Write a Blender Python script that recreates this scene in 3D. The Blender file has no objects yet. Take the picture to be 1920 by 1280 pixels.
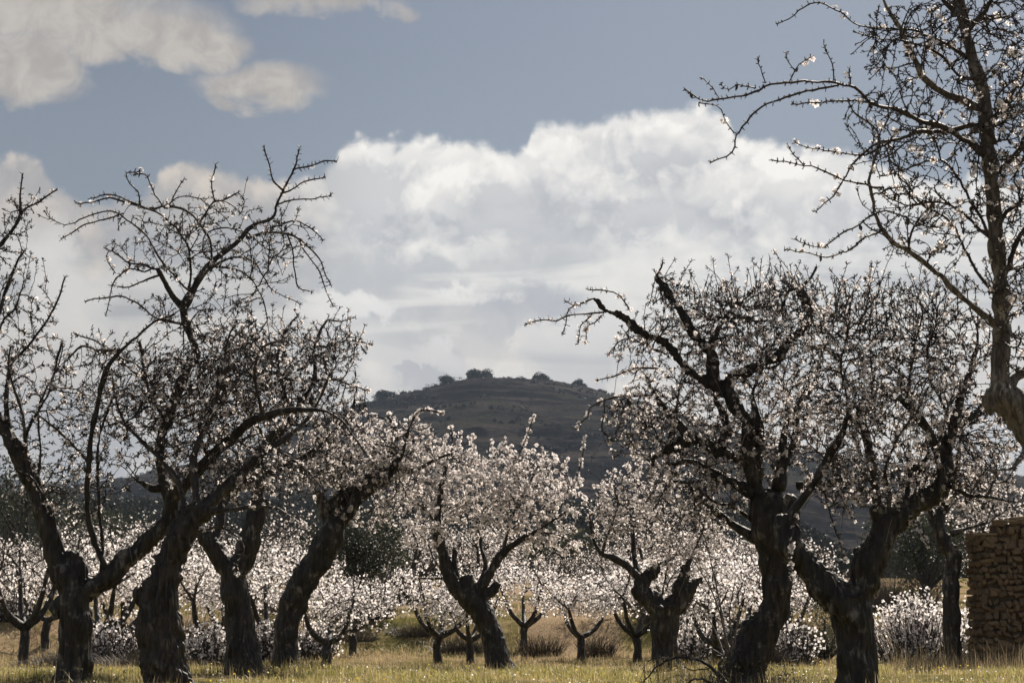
import bpy, math, random
import numpy as np
from mathutils import noise as mnoise, Vector

random.seed(7); np.random.seed(7)
rng = np.random.default_rng(7)
S = bpy.context.scene
COL = S.collection

# ------------------------------------------------------------------ camera
F = 3583.0; CAMH = 1.2; PITCH = math.atan(470 / F)
cam = bpy.data.cameras.new('camera'); cam_o = bpy.data.objects.new('camera', cam); COL.objects.link(cam_o)
cam.sensor_width = 36; cam.lens = 36 * F / 1920
cam.clip_end = 30000; cam.clip_start = 0.3
cam_o.location = (0, 0, CAMH); cam_o.rotation_euler = (math.pi / 2 + PITCH, 0, 0)
cam.dof.use_dof = True; cam.dof.focus_distance = 26; cam.dof.aperture_fstop = 6.3
S.camera = cam_o

# ------------------------------------------------------------------ light
SUN_AZ, SUN_EL = math.radians(24), math.radians(40)      # azimuth to the right of straight ahead
S.view_settings.view_transform = 'Standard'; S.view_settings.look = 'None'
S.view_settings.exposure = 0.68; S.view_settings.gamma = 1
S.view_settings.use_curve_mapping = False
sl = bpy.data.lights.new('sun', 'SUN'); so = bpy.data.objects.new('sun', sl); COL.objects.link(so)
sl.energy = 5.0; sl.angle = math.radians(0.55); sl.color = (1, .90, .78)
sd = Vector((math.sin(SUN_AZ) * math.cos(SUN_EL), math.cos(SUN_AZ) * math.cos(SUN_EL), math.sin(SUN_EL)))
so.rotation_euler = sd.to_track_quat('Z', 'Y').to_euler(); so.location = sd * 50
W = bpy.data.worlds.new('World'); S.world = W; W.use_nodes = True
wt = W.node_tree; wt.nodes.clear()

class NB:
    """small node-expression helper"""
    def __init__(s, t): s.t = t
    def n(s, typ, **k):
        n = s.t.nodes.new(typ)
        for a, b in k.items(): setattr(n, a, b)
        return n
    def put(s, sock, v):
        if isinstance(v, bpy.types.NodeSocket): s.t.links.new(v, sock)
        elif v is not None: sock.default_value = v
    def m(s, op, a, b=None, c=None, clamp=False):
        n = s.n('ShaderNodeMath', operation=op, use_clamp=clamp)
        for i, v in enumerate((a, b, c)): s.put(n.inputs[i], v)
        return n.outputs[0]
    def ss(s, v, a, b, lo=0.0, hi=1.0):
        n = s.n('ShaderNodeMapRange', interpolation_type='SMOOTHSTEP')
        s.put(n.inputs[0], v); n.inputs[1].default_value = a; n.inputs[2].default_value = b
        n.inputs[3].default_value = lo; n.inputs[4].default_value = hi
        return n.outputs[0]
    def xyz(s, x, y, z=0.0):
        n = s.n('ShaderNodeCombineXYZ'); s.put(n.inputs[0], x); s.put(n.inputs[1], y); s.put(n.inputs[2], z); return n.outputs[0]
    def noise(s, v, scale=1.0, det=4.0, rough=.5, dist=0.0, dim='3D'):
        n = s.n('ShaderNodeTexNoise', noise_dimensions=dim); s.put(n.inputs['Vector'], v); n.inputs['Scale'].default_value = scale
        n.inputs['Detail'].default_value = det; n.inputs['Roughness'].default_value = rough; n.inputs['Distortion'].default_value = dist
        return n.outputs[0]
    def mix(s, f, a, b):
        n = s.n('ShaderNodeMix', data_type='RGBA'); s.put(n.inputs[0], f)
        for k, v in ((6, a), (7, b)):
            if isinstance(v, tuple) and len(v) == 3: v = (*v, 1)
            s.put(n.inputs[k], v)
        return n.outputs[2]
    def mul(s, c, f):
        n = s.n('ShaderNodeVectorMath', operation='SCALE'); s.put(n.inputs[0], c); s.put(n.inputs['Scale'], f); return n.outputs[0]

def build_sky():
    b = NB(wt)
    sky = b.n('ShaderNodeTexSky', sky_type='NISHITA', sun_disc=False, sun_elevation=SUN_EL, sun_rotation=SUN_AZ,
              air_density=1.0, dust_density=1.2, ozone_density=1.2)
    tc = b.n('ShaderNodeTexCoord'); sp = b.n('ShaderNodeSeparateXYZ'); b.put(sp.inputs[0], tc.outputs['Generated'])
    X, Y, Z = sp.outputs
    U = b.m('MULTIPLY', b.m('ARCTAN2', X, Y), F)          # angles from straight ahead / above the horizon, in units of 1/3583 rad
    V = b.m('MULTIPLY', b.m('ARCSINE', Z), F)
    p = b.xyz(b.m('DIVIDE', U, 400.0), b.m('DIVIDE', V, 400.0), 3.1)
    nb = b.noise(p, 2.2, 6.0, .56, .25, dim='2D')
    nf = b.noise(p, 6.0, 6.0, .62, .35, dim='2D')
    vo = b.n('ShaderNodeTexVoronoi', feature='SMOOTH_F1', voronoi_dimensions='2D'); b.put(vo.inputs['Vector'], b.m('ADD', 0, 0) if False else p); vo.inputs['Scale'].default_value = 9.0; vo.inputs['Smoothness'].default_value = .6
    try: vo.inputs['Detail'].default_value = 1.0; vo.inputs['Roughness'].default_value = .6
    except Exception: pass
    puff = vo.outputs['Distance']
    # light side of the billows: density here minus density a little toward the sun
    p2 = b.xyz(b.m('DIVIDE', b.m('ADD', U, 16.0), 400.0), b.m('DIVIDE', b.m('ADD', V, 34.0), 400.0), 3.1)
    nb2 = b.noise(p2, 2.2, 6.0, .56, .25, dim='2D')
    lit = b.m('MULTIPLY_ADD', b.m('SUBTRACT', nb, nb2), 6.5, .56, clamp=True)
    # bank of cumulus: a skyline of tops
    fc = b.n('ShaderNodeFloatCurve'); cm = fc.mapping; cu = cm.curves[0]
    pts = [(-240,380),(0,318),(60,318),(110,375),(200,392),(270,372),(310,326),(370,318),(450,338),(560,332),(618,305),(645,268),
           (700,262),(850,258),(910,284),(940,290),(985,274),(1005,232),(1040,218),(1100,226),(1160,212),(1200,206),(1290,198),
           (1340,212),(1400,262),(1470,286),(1560,292),(1700,330),(1920,370),(2160,400)]
    q = [((x - 960 + 1200) / 2400, (1110 - y) / 1200) for x, y in pts]
    cu.points[0].location = (0, q[0][1]); cu.points[1].location = (1, q[-1][1])
    for a, c in q[1:-1]: cu.points.new(a, c)
    for pt in cu.points: pt.handle_type = 'AUTO'
    cm.use_clip = False; cm.update()
    b.put(fc.inputs[1], b.m('MULTIPLY_ADD', U, 1 / 2400.0, .5, clamp=True))
    H = b.m('MULTIPLY', fc.outputs[0], 1200.0)
    d = b.m('SUBTRACT', H, V)
    d = b.m('ADD', d, b.m('MULTIPLY', b.m('SUBTRACT', nf, .5), 30.0))
    d = b.m('ADD', d, b.m('MULTIPLY', b.m('SUBTRACT', .32, puff), 14.0))
    d = b.m('ADD', d, b.m('MULTIPLY', b.m('SUBTRACT', nb, .5), 70.0))
    covC = b.ss(d, -6, 17)
    lit = b.m('ADD', lit, b.m('MULTIPLY', b.m('SUBTRACT', .30, puff), .8), clamp=True)
    # big billows and hollows of the bank
    Uv = b.m('ADD', U, b.m('MULTIPLY', b.m('SUBTRACT', nf, .5), 110.0)); Vv = b.m('ADD', V, b.m('MULTIPLY', b.m('SUBTRACT', nf, .5), -90.0)); fld = None
    for (x, y, rx, ry, w) in ((1100,240,110,34,.9),(1290,222,130,34,.9),(1430,300,120,45,.8),(750,282,150,32,.9),(865,310,70,60,.8),(825,365,85,50,.8),(1000,300,90,42,.7),
                              (1165,350,70,30,.6),(1350,355,70,50,.9),(1510,340,100,50,.8),(650,300,60,32,.7),(470,350,140,28,.6),(890,552,90,26,.6),(640,580,110,38,.6),(80,460,80,70,.6),(140,590,100,70,.6),(340,345,70,24,.6),(860,660,90,40,.5),
                              (685,365,110,62,-1.),(1215,300,75,42,-.8),(950,372,120,34,-.8),(1110,415,300,40,-.8),(700,435,220,36,-.8),(480,440,110,45,-.6),(985,570,140,48,-.8),(905,645,60,50,-.9),(790,712,60,26,-1.3),(1330,300,70,40,-.6),(1600,430,200,50,-.5),(240,470,90,60,-.5),(330,700,200,50,-.5)):
        e = b.m('ADD', b.m('POWER', b.m('DIVIDE', b.m('SUBTRACT', Uv, x - 960.0), float(rx)), 2.0), b.m('POWER', b.m('DIVIDE', b.m('SUBTRACT', Vv, 1110.0 - y), float(ry)), 2.0))
        e = b.m('MULTIPLY', b.ss(e, 1.5, 0.0), w); fld = e if fld is None else b.m('ADD', fld, e)
    lit = b.m('ADD', b.m('MULTIPLY', lit, .62), b.m('ADD', b.m('MULTIPLY_ADD', fld, .46, .17), b.m('MULTIPLY', b.m('SUBTRACT', nf, .5), .7)), clamp=True)
    side = b.ss(U, -520, -240)                                # left of the view the bank is softer and duller
    # inner grey of the bank
    body = b.ss(d, 60, 150)
    grey = b.m('MULTIPLY', body, b.ss(nb, .36, .56))
    rim = b.mix(lit, (.62, .62, .625), (.95, .92, .87))
    inner = b.mix(lit, (.50, .51, .535), (.88, .855, .81))
    cumc = b.mix(grey, rim, inner)
    cumc = b.mix(side, b.mix(lit, (.37, .365, .37), (.64, .575, .51)), cumc)
    # layered cloud under the bank down to the skyline
    ps = b.xyz(b.m('DIVIDE', U, 900.0), b.m('DIVIDE', V, 110.0), 7.7)
    nl = b.noise(ps, 1.3, 6.0, .5, .5, dim='2D')
    lay = b.mix(b.ss(nl, .38, .62), (.50, .51, .525), (.81, .79, .75))
    lay = b.mix(b.ss(fld, .08, .55), lay, (.86, .84, .81)); lay = b.mix(b.ss(fld, -.08, -.8), lay, (.44, .46, .50))
    warm = b.ss(V, 620, 330)
    lay = b.mix(b.m('MULTIPLY', warm, .8), lay, b.mix(b.ss(nb, .42, .58), (.47, .455, .455), (.74, .68, .61)))
    lay = b.mix(side, b.mul(lay, .80), lay)
    low = b.ss(b.m('ADD', V, b.m('MULTIPLY', b.m('SUBTRACT', nb, .5), 260.0)), 700, 560)
    bank = b.mix(b.m('MULTIPLY', low, .85), cumc, lay)
    # soft clouds higher up at the left and a scatter over the rest of the sky
    nw = b.noise(b.xyz(b.m('DIVIDE', U, 400.0), b.m('DIVIDE', V, 260.0), 1.7), 2.0, 7.0, .55, .3, dim='2D')
    Uw = b.m('ADD', U, b.m('MULTIPLY', b.m('SUBTRACT', nb, .5), 160.0))
    Vw = b.m('ADD', V, b.m('MULTIPLY', b.m('SUBTRACT', nw, .5), 120.0))
    f = None
    for (x, y, rx, ry, w) in ((20, 60, 430, 75, 1.5), (60, 150, 150, 85, 1.3), (290, 100, 190, 62, 1.4), (480, 172, 165, 52, 1.25),
                              (580, 18, 190, 30, .95), (735, 36, 70, 24, .8), (-250, 90, 300, 150, 1.3)):
        e = b.m('ADD', b.m('POWER', b.m('DIVIDE', b.m('SUBTRACT', Uw, x - 960.0), float(rx)), 2.0),
                b.m('POWER', b.m('DIVIDE', b.m('SUBTRACT', Vw, 1110.0 - y), float(ry)), 2.0))
        e = b.m('MULTIPLY', b.m('MAXIMUM', b.m('SUBTRACT', 1.0, e), 0.0), w)
        f = e if f is None else b.m('MAXIMUM', f, e)
    f = b.m('ADD', f, b.m('MULTIPLY', b.ss(V, 1150, 1700), b.ss(nw, .45, .75)))
    covA = b.ss(b.m('ADD', f, b.m('MULTIPLY', b.m('SUBTRACT', nw, .5), 1.3)), .05, 1.15)
    covA = b.m('MULTIPLY', covA, b.ss(f, .0, .3))
    ac = b.mix(b.ss(nf, .3, .7), (.40, .375, .355), (.53, .495, .455))
    # thin veil that greys the blue
    blue = b.mix(.60, b.mul(sky.outputs[0], .055), (.236, .272, .335))
    blue = b.mix(b.ss(V, 1150, 700), blue, b.mix(.72, blue, (.31, .355, .42)))
    blue = b.mix(b.ss(U, 1500, -1300), blue, b.mul(blue, .80))
    blue = b.mix(b.ss(b.m('ABSOLUTE', b.m('ADD', U, -60.0)), 900, 100), blue, b.mul(blue, 1.10))
    c = b.mix(covA, blue, ac)
    c = b.mix(covC, c, bank)
    c = b.mul(c, 6.45)
    bg = b.n('ShaderNodeBackground'); b.put(bg.inputs[0], c); bg.inputs[1].default_value = 0.1
    out = b.n('ShaderNodeOutputWorld'); wt.links.new(bg.outputs[0], out.inputs[0])
build_sky()
S.render.engine = 'CYCLES'
S.cycles.max_bounces = 4; S.cycles.diffuse_bounces = 2; S.cycles.transmission_bounces = 3; S.cycles.glossy_bounces = 2
S.cycles.use_denoising = True; S.cycles.denoiser = 'OPENIMAGEDENOISE'
S.cycles.denoising_input_passes = 'RGB_ALBEDO_NORMAL'; S.cycles.denoising_prefilter = 'ACCURATE'
S.cycles.volume_bounces = 0; S.cycles.volume_max_steps = 32

# ------------------------------------------------------------------ helpers
def P(px, py, Y):
    """point of the place seen at photo pixel (px,py) and standing Y metres ahead"""
    a = math.atan((640 - py) / F) + PITCH
    f = Y / math.cos(a) * math.cos(a - PITCH) if False else Y
    # ray: right, up', forward' rotated by pitch
    dx, dy, dz = (px - 960) / F, (640 - py) / F, 1.0
    fy = dz * math.cos(PITCH) - dy * math.sin(PITCH); fz = dz * math.sin(PITCH) + dy * math.cos(PITCH)
    k = Y / fy
    return np.array((dx * k, Y, CAMH + fz * k))

def sst(x, a, b):
    t = np.clip((np.asarray(x, float) - a) / (b - a), 0, 1); return t * t * (3 - 2 * t)

def fbm(x, y, sc, seed=0.0, octv=4):
    r = 0.0; a = .5
    for i in range(octv):
        r += a * mnoise.noise(Vector((x * sc + seed, y * sc - seed, seed * 1.3 + i * 7.1))); sc *= 2.03; a *= .5
    return r

def terrain(x, y):
    """height of the ground (numpy arrays)"""
    x = np.asarray(x, float); y = np.asarray(y, float)
    z = -0.62 * sst(y, 26, 47)
    z = z + 0.95 * sst(y + 1.2 * np.sin(x * .25) + .6 * np.sin(x * .7), 57.5, 61.5)
    z = z + 0.019 * np.clip(y - 61, 0, 110)
    side = 1 - sst(x / np.maximum(y, 1), .125, .19)             # lower country toward the right
    z = z + (4 + 12 * side) * sst(y, 165, 430) - (4 + 12 * side + 2) * sst(y, 480, 640)
    wob = .05 * np.sin(x * .9 + 1.3) * np.sin(y * .55) + .035 * np.sin(x * 2.3 + y * 1.1)
    return z + wob * sst(y, 4, 14) * (1 - sst(y, 200, 400))

def tag(o, label=None, cat=None, group=None, kind=None):
    if label: o['label'] = label
    if cat: o['category'] = cat
    if group: o['group'] = group
    if kind: o['kind'] = kind
    return o

def mesh_np(name, V, faces, mats, mi=None, smooth=False, col=None):
    """faces: list of int arrays, each (n,k); mi: list of material index arrays/ints"""
    me = bpy.data.meshes.new(name)
    V = np.asarray(V, np.float32).reshape(-1, 3)
    faces = [np.asarray(f, np.int32) for f in faces if len(f)]
    me.vertices.add(len(V)); me.vertices.foreach_set('co', V.ravel())
    idx = np.concatenate([f.ravel() for f in faces]); cnt = np.concatenate([np.full(len(f), f.shape[1]) for f in faces])
    st = np.concatenate(([0], np.cumsum(cnt)[:-1]))
    me.loops.add(len(idx)); me.loops.foreach_set('vertex_index', idx.astype(np.int32))
    me.polygons.add(len(cnt)); me.polygons.foreach_set('loop_start', st.astype(np.int32))
    try: me.polygons.foreach_set('loop_total', cnt.astype(np.int32))
    except Exception: pass
    if mi is not None:
        m = np.concatenate([np.broadcast_to(np.asarray(a, np.int32), (len(f),)) for a, f in zip(mi, faces)])
        me.polygons.foreach_set('material_index', m.astype(np.int32))
    me.polygons.foreach_set('use_smooth', np.full(len(cnt), smooth))
    for mt in mats: me.materials.append(mt)
    if col is not None:
        ca = me.color_attributes.new('tint', 'FLOAT_COLOR', 'POINT')
        c4 = np.ones((len(V), 4), np.float32); c4[:, :3] = col; ca.data.foreach_set('color', c4.ravel())
    me.update(calc_edges=True); me.validate()
    return me

def obj(name, me, parent=None, loc=None):
    o = bpy.data.objects.new(name, me); COL.objects.link(o)
    if parent is not None: o.parent = parent
    if loc is not None: o.location = loc
    return o

def empty(name, loc, label, cat, group=None):
    o = bpy.data.objects.new(name, None); COL.objects.link(o); o.location = loc
    o.empty_display_size = .2
    return tag(o, label, cat, group)

def copy_tree(o, parent=None):
    c = o.copy(); COL.objects.link(c); c.parent = parent
    for ch in list(o.children): copy_tree(ch, c)
    return c

def nrm(v): return v / np.maximum(np.linalg.norm(v, axis=-1, keepdims=True), 1e-9)

# ------------------------------------------------------------------ materials
def new_mat(name):
    m = bpy.data.materials.new(name); m.use_nodes = True; t = m.node_tree; t.nodes.clear(); b = NB(t)
    out = b.n('ShaderNodeOutputMaterial'); return m, b, out

def bark_mat(name, c1, c2, c3, rough=.8, bump=.6, scale=14):
    m, b, out = new_mat(name)
    tc = b.n('ShaderNodeTexCoord'); mp = b.n('ShaderNodeMapping'); mp.inputs['Scale'].default_value = (1, 1, .28)
    b.put(mp.inputs[0], tc.outputs['Object'])
    n1 = b.noise(mp.outputs[0], scale, 8, .65, .4); n2 = b.noise(tc.outputs['Object'], 5, 4, .6)
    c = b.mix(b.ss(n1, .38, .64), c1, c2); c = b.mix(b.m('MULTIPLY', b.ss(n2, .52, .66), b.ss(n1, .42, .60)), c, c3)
    bs = b.n('ShaderNodeBsdfPrincipled'); b.put(bs.inputs['Base Color'], c); bs.inputs['Roughness'].default_value = rough
    bs.inputs['Specular IOR Level'].default_value = .35
    bp = b.n('ShaderNodeBump'); bp.inputs['Strength'].default_value = bump; bp.inputs['Distance'].default_value = .02
    b.put(bp.inputs['Height'], n1); b.put(bs.inputs['Normal'], bp.outputs[0])
    b.put(out.inputs[0], bs.outputs[0]); return m

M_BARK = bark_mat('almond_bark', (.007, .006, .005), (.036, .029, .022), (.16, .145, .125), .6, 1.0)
M_BARK2 = bark_mat('cracked_bark', (.010, .008, .006), (.045, .035, .027), (.12, .10, .08), .5, 1.0, 18)
M_TWIG = bark_mat('twig_bark', (.022, .016, .013), (.055, .042, .034), (.10, .08, .065), .6, .2, 6)
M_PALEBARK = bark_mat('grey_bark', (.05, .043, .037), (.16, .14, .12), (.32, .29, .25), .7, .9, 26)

M_SUNTWIG = bark_mat('sunlit_twig_bark', (.12, .10, .085), (.22, .19, .165), (.3, .27, .24), .45, .2, 6)  # sunlight on thin twigs, put into a paler bark colour

def leafy(name, c1, c2, trans=.5, scale=3.0, rough=.6, attr=False, tc_=None):
    m, b, out = new_mat(name)
    if attr:
        a = b.n('ShaderNodeAttribute', attribute_name='tint'); c = a.outputs['Color']
    else:
        tc = b.n('ShaderNodeTexCoord'); c = b.mix(b.ss(b.noise(tc.outputs['Object'], scale, 5, .6), .35, .65), c1, c2)
    d = b.n('ShaderNodeBsdfDiffuse'); t = b.n('ShaderNodeBsdfTranslucent'); b.put(d.inputs[0], c)
    if tc_ is not None: c = b.mix(.6, c, tc_)
    b.put(t.inputs[0], c)
    mx = b.n('ShaderNodeMixShader'); mx.inputs[0].default_value = trans
    b.put(mx.inputs[1], d.outputs[0]); b.put(mx.inputs[2], t.outputs[0])
    g = b.n('ShaderNodeBsdfGlossy'); g.inputs['Roughness'].default_value = .45
    m2 = b.n('ShaderNodeMixShader'); m2.inputs[0].default_value = .04
    b.put(m2.inputs[1], mx.outputs[0]); b.put(m2.inputs[2], g.outputs[0])
    b.put(out.inputs[0], m2.outputs[0]); return m

M_PETAL = leafy('petal', (.88, .82, .79), (.90, .86, .84), .66, 40)
M_CALYX = leafy('calyx', (.17, .055, .045), (.24, .10, .06), .3, 30)
M_HUSK = leafy('dried_husk', (.03, .022, .018), (.06, .045, .035), .1, 30)
M_OAK = leafy('oak_leaves', (.022, .028, .016), (.055, .062, .034), .25, 2.0)
M_OAKFAR = leafy('far_oak_leaves', (.018, .021, .018), (.032, .034, .028), .2, .3)
M_SHRUB = leafy('grey_green_shrub', (.05, .052, .03), (.11, .105, .06), .3, 3.0)
M_BRUSH = leafy('dry_brush', (.07, .055, .038), (.15, .12, .08), .3, 6.0)
M_GRASS = leafy('grass_blades', None, None, .5, attr=True)
M_YELLOW = leafy('yellow_petals', (.75, .55, .05), (.8, .65, .1), .4, 20)

# ------------------------------------------------------------------ ground
def ground_mat():
    m, b, out = new_mat('meadow_soil')
    g = b.n('ShaderNodeNewGeometry'); pos = g.outputs['Position']
    sp = b.n('ShaderNodeSeparateXYZ'); b.put(sp.inputs[0], pos)
    n1 = b.noise(pos, .35, 6, .6); n2 = b.noise(pos, 3.5, 6, .65); n3 = b.noise(pos, .09, 4, .5); n4 = b.noise(pos, 22, 4, .6)
    grass = b.mix(b.ss(n2, .35, .65), (.085, .085, .030), (.165, .140, .055))
    dry = b.mix(b.ss(n2, .35, .7), (.17, .13, .07), (.32, .255, .14))
    c = b.mix(b.ss(n1, .42, .60), grass, dry)
    soil = b.mix(b.ss(n4, .4, .65), (.21, .155, .10), (.40, .30, .195))
    far = b.ss(sp.outputs[1], 50, 58)
    slope = b.ss(b.m('ABSOLUTE', b.m('SUBTRACT', b.m('DIVIDE', sp.outputs[0], sp.outputs[1]), .031)), .030, .020)
    c = b.mix(b.m('MULTIPLY', far, b.m('MAXIMUM', b.m('MULTIPLY', slope, b.ss(sp.outputs[1], 90, 75)), b.ss(n3, .44, .56))), c, soil)
    c = b.mix(b.ss(n4, .62, .72), c, b.mul(c, .45))
    wood = b.mix(b.ss(n1, .4, .6), (.035, .038, .024), (.075, .066, .045))
    c = b.mix(b.ss(sp.outputs[1], 160, 240), c, wood)
    d = b.n('ShaderNodeBsdfDiffuse'); b.put(d.inputs[0], c)
    bp = b.n('ShaderNodeBump'); bp.inputs['Strength'].default_value = .8; bp.inputs['Distance'].default_value = .05
    b.put(bp.inputs['Height'], b.m('ADD', n2, b.m('MULTIPLY', n4, .5))); b.put(d.inputs['Normal'], bp.outputs[0])
    b.put(out.inputs[0], d.outputs[0]); return m

def build_ground():
    ys = np.concatenate((np.array([-9000, -1500, -300, -60, -15]), np.arange(-4, 14, 3), np.arange(14, 75, .45), np.arange(75, 180, 2.2),
                         np.arange(185, 700, 14), np.geomspace(720, 12000, 16)))
    xs = np.concatenate((-np.geomspace(12000, 60, 22), np.arange(-58, -20, 3), np.arange(-20, 20.1, .5), np.arange(21, 59, 3), np.geomspace(60, 12000, 22)))
    X, Y = np.meshgrid(xs, ys); Z = terrain(X, Y)
    fine = (np.abs(X) < 21) & (Y > 10) & (Y < 76)
    Z[fine] += rng.normal(0, .012, fine.sum())
    rough = (Y > 56) & (Y < 75) & (np.abs(X) < 30)
    Z[rough] += rng.normal(0, .04, rough.sum())
    n, m = X.shape
    V = np.stack((X, Y, Z), -1).reshape(-1, 3)
    i = (np.arange(n - 1)[:, None] * m + np.arange(m - 1)[None]).ravel()
    me = mesh_np('ground', V, [np.stack((i, i + 1, i + m + 1, i + m), 1)], [ground_mat()], smooth=True)
    tag(obj('ground', me), kind='structure')
build_ground()

# ------------------------------------------------------------------ hills
HILL = [(-900, 950), (-400, 945), (0, 935), (150, 925), (300, 905), (420, 875), (520, 836), (600, 796), (690, 757), (760, 740), (830, 722),
        (875, 712), (900, 709), (955, 710), (1000, 713), (1040, 717), (1100, 728), (1150, 741), (1210, 757), (1300, 790),
        (1400, 826), (1500, 852), (1620, 878), (1750, 893), (1920, 902), (2400, 918), (3200, 925)]
YH = 1300.0
def hill_h(x, y):
    px = 960 + x / YH * F
    top = np.interp(px, [a for a, _ in HILL], [CAMH + (1110 - c) / F * YH for _, c in HILL])
    front = sst(y, 560, YH) ; back = 1 - sst(y, YH, 2300)
    # straighter flank, not a bell
    lin = np.clip((y - 560) / (YH - 560), 0, 1) ** .85
    return top * np.where(y < YH, .35 * front + .65 * lin, back)

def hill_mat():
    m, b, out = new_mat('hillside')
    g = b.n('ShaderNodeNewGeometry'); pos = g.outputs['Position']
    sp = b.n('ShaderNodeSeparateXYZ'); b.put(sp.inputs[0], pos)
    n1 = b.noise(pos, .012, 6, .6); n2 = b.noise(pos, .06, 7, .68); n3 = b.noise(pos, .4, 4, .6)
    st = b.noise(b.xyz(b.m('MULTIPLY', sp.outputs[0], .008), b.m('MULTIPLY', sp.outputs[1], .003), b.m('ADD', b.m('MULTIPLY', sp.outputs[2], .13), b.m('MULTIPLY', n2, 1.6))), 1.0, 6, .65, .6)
    c = b.mix(b.ss(n2, .42, .58), (.006, .006, .007), (.036, .031, .031))  # cloud shade over the hill is put into these dark colours
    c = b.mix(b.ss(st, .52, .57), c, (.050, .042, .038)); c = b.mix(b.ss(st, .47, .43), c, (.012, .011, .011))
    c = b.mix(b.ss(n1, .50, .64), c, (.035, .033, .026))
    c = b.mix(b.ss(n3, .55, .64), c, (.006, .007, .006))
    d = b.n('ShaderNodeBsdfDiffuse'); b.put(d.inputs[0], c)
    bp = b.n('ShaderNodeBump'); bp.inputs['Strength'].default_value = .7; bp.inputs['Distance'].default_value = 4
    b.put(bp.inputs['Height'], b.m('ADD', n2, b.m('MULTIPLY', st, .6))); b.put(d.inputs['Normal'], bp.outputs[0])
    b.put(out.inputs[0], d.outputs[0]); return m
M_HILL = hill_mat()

def hill_detail(x, y):
    r = np.empty(x.shape)
    fx, fy, fr = x.ravel(), y.ravel(), r.ravel()
    for i in range(fx.size):
        u, v = float(fx[i]), float(fy[i])
        g = fbm(u, v * .55, .011, 3.0, 5)
        fr[i] = g * 13
    return r
def build_hills():
    xs = np.concatenate((np.arange(-1100, -420, 20), np.arange(-420, 420, 5.0), np.arange(420, 1101, 20)))
    ys = np.concatenate((np.arange(560, 900, 12), np.arange(900, 1340, 6), np.geomspace(1345, 2300, 14)))
    X, Y = np.meshgrid(xs, ys); Z = hill_h(X, Y)
    D = hill_detail(X, Y)
    amp = np.clip((Z + 5) / 60, 0, 1) * (1 - .82 * np.exp(-((Y - YH) / 70) ** 2))
    Z = Z + D * amp
    # old terrace lips on the flank
    Z = Z + .9 * np.sin(Z * .55 + .02 * X + D * .5) * np.clip(Z / 40, 0, 1) * (Y < YH)
    Z = Z - 12 * (1 - sst(Y, 560, 700))
    n, m = X.shape
    i = (np.arange(n - 1)[:, None] * m + np.arange(m - 1)[None]).ravel()
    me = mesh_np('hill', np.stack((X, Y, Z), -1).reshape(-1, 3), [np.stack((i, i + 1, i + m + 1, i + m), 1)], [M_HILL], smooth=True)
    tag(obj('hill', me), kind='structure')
    # mountains far behind
    Ym = 4600.0
    prof = [(-1500, 900), (-300, 905), (0, 903), (120, 908), (260, 898), (420, 890), (600, 880), (1300, 868), (1500, 872), (1620, 884), (1760, 876), (1900, 890), (2300, 885), (3400, 900)]
    xs = np.arange(-3200, 3201, 40.0); ys = np.concatenate((np.arange(3000, 4601, 130), np.arange(4800, 6400, 300)))
    X, Y = np.meshgrid(xs, ys)
    top = np.interp(960 + X / Ym * F, [a for a, _ in prof], [CAMH + (1110 - c) / F * Ym for _, c in prof])
    sh = np.where(Y <= Ym, sst(Y, 2900, 4700) ** .8, 1 - sst(Y, 4600, 6400))
    Z = top * sh - 8
    for a in range(X.shape[0]):
        for c in range(X.shape[1]):
            Z[a, c] += 55 * fbm(float(X[a, c]), float(Y[a, c]), .0014, 9.0, 4) * sh[a, c]
    n, m = X.shape; i = (np.arange(n - 1)[:, None] * m + np.arange(m - 1)[None]).ravel()
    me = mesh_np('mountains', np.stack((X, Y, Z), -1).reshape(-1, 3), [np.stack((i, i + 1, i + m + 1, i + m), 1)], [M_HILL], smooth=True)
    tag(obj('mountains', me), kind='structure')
    return xs
build_hills()

# ------------------------------------------------------------------ leaf clumps (evergreens, scrub)
def leaf_cloud(centres, radii, n_per, size, squash=.8, shell=.45):
    """many leaf-sized quads through clumps; returns V, F"""
    C = np.repeat(centres, n_per, 0); R = np.repeat(radii, n_per)
    d = nrm(rng.normal(size=(len(C), 3))); rr = R * (shell + (1 - shell) * rng.random(len(C))) 
    pos = C + d * rr[:, None] * np.array((1, 1, squash))
    t = nrm(rng.normal(size=pos.shape)); b_ = nrm(np.cross(t, rng.normal(size=pos.shape)))
    s = size * (.6 + .8 * rng.random(len(C)))[:, None]
    V = np.stack((pos - t * s * .5, pos + b_ * s * .32, pos + t * s * .5, pos - b_ * s * .32), 1)
    F_ = np.arange(len(C) * 4).reshape(-1, 4)
    return V.reshape(-1, 3), F_

def simple_tube(pts, rad, sides=8):
    pts = np.asarray(pts, float); rad = np.asarray(rad, float)
    t = nrm(np.gradient(pts, axis=0)); ref = np.array((.31, .9, .22)); u = nrm(np.cross(t, ref)); v = np.cross(t, u)
    a = np.linspace(0, 2 * np.pi, sides, endpoint=False)
    ring = pts[:, None] + rad[:, None, None] * (u[:, None] * np.cos(a)[None, :, None] + v[:, None] * np.sin(a)[None, :, None])
    V = ring.reshape(-1, 3); n = len(pts)
    i = np.arange(n - 1)[:, None] * sides; j = np.arange(sides)[None]
    F4 = np.stack((i + j, i + (j + 1) % sides, i + sides + (j + 1) % sides, i + sides + j), -1).reshape(-1, 4)
    return V, F4

def cat(parts):
    """merge [(V,F)] into one"""
    Vs, Fs, o = [], {}, 0
    for V, Fc in parts:
        Vs.append(V)
        for f in (Fc if isinstance(Fc, list) else [Fc]):
            Fs.setdefault(f.shape[1], []).append(f + o)
        o += len(V)
    return np.concatenate(Vs), [np.concatenate(v) for v in Fs.values()]

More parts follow.
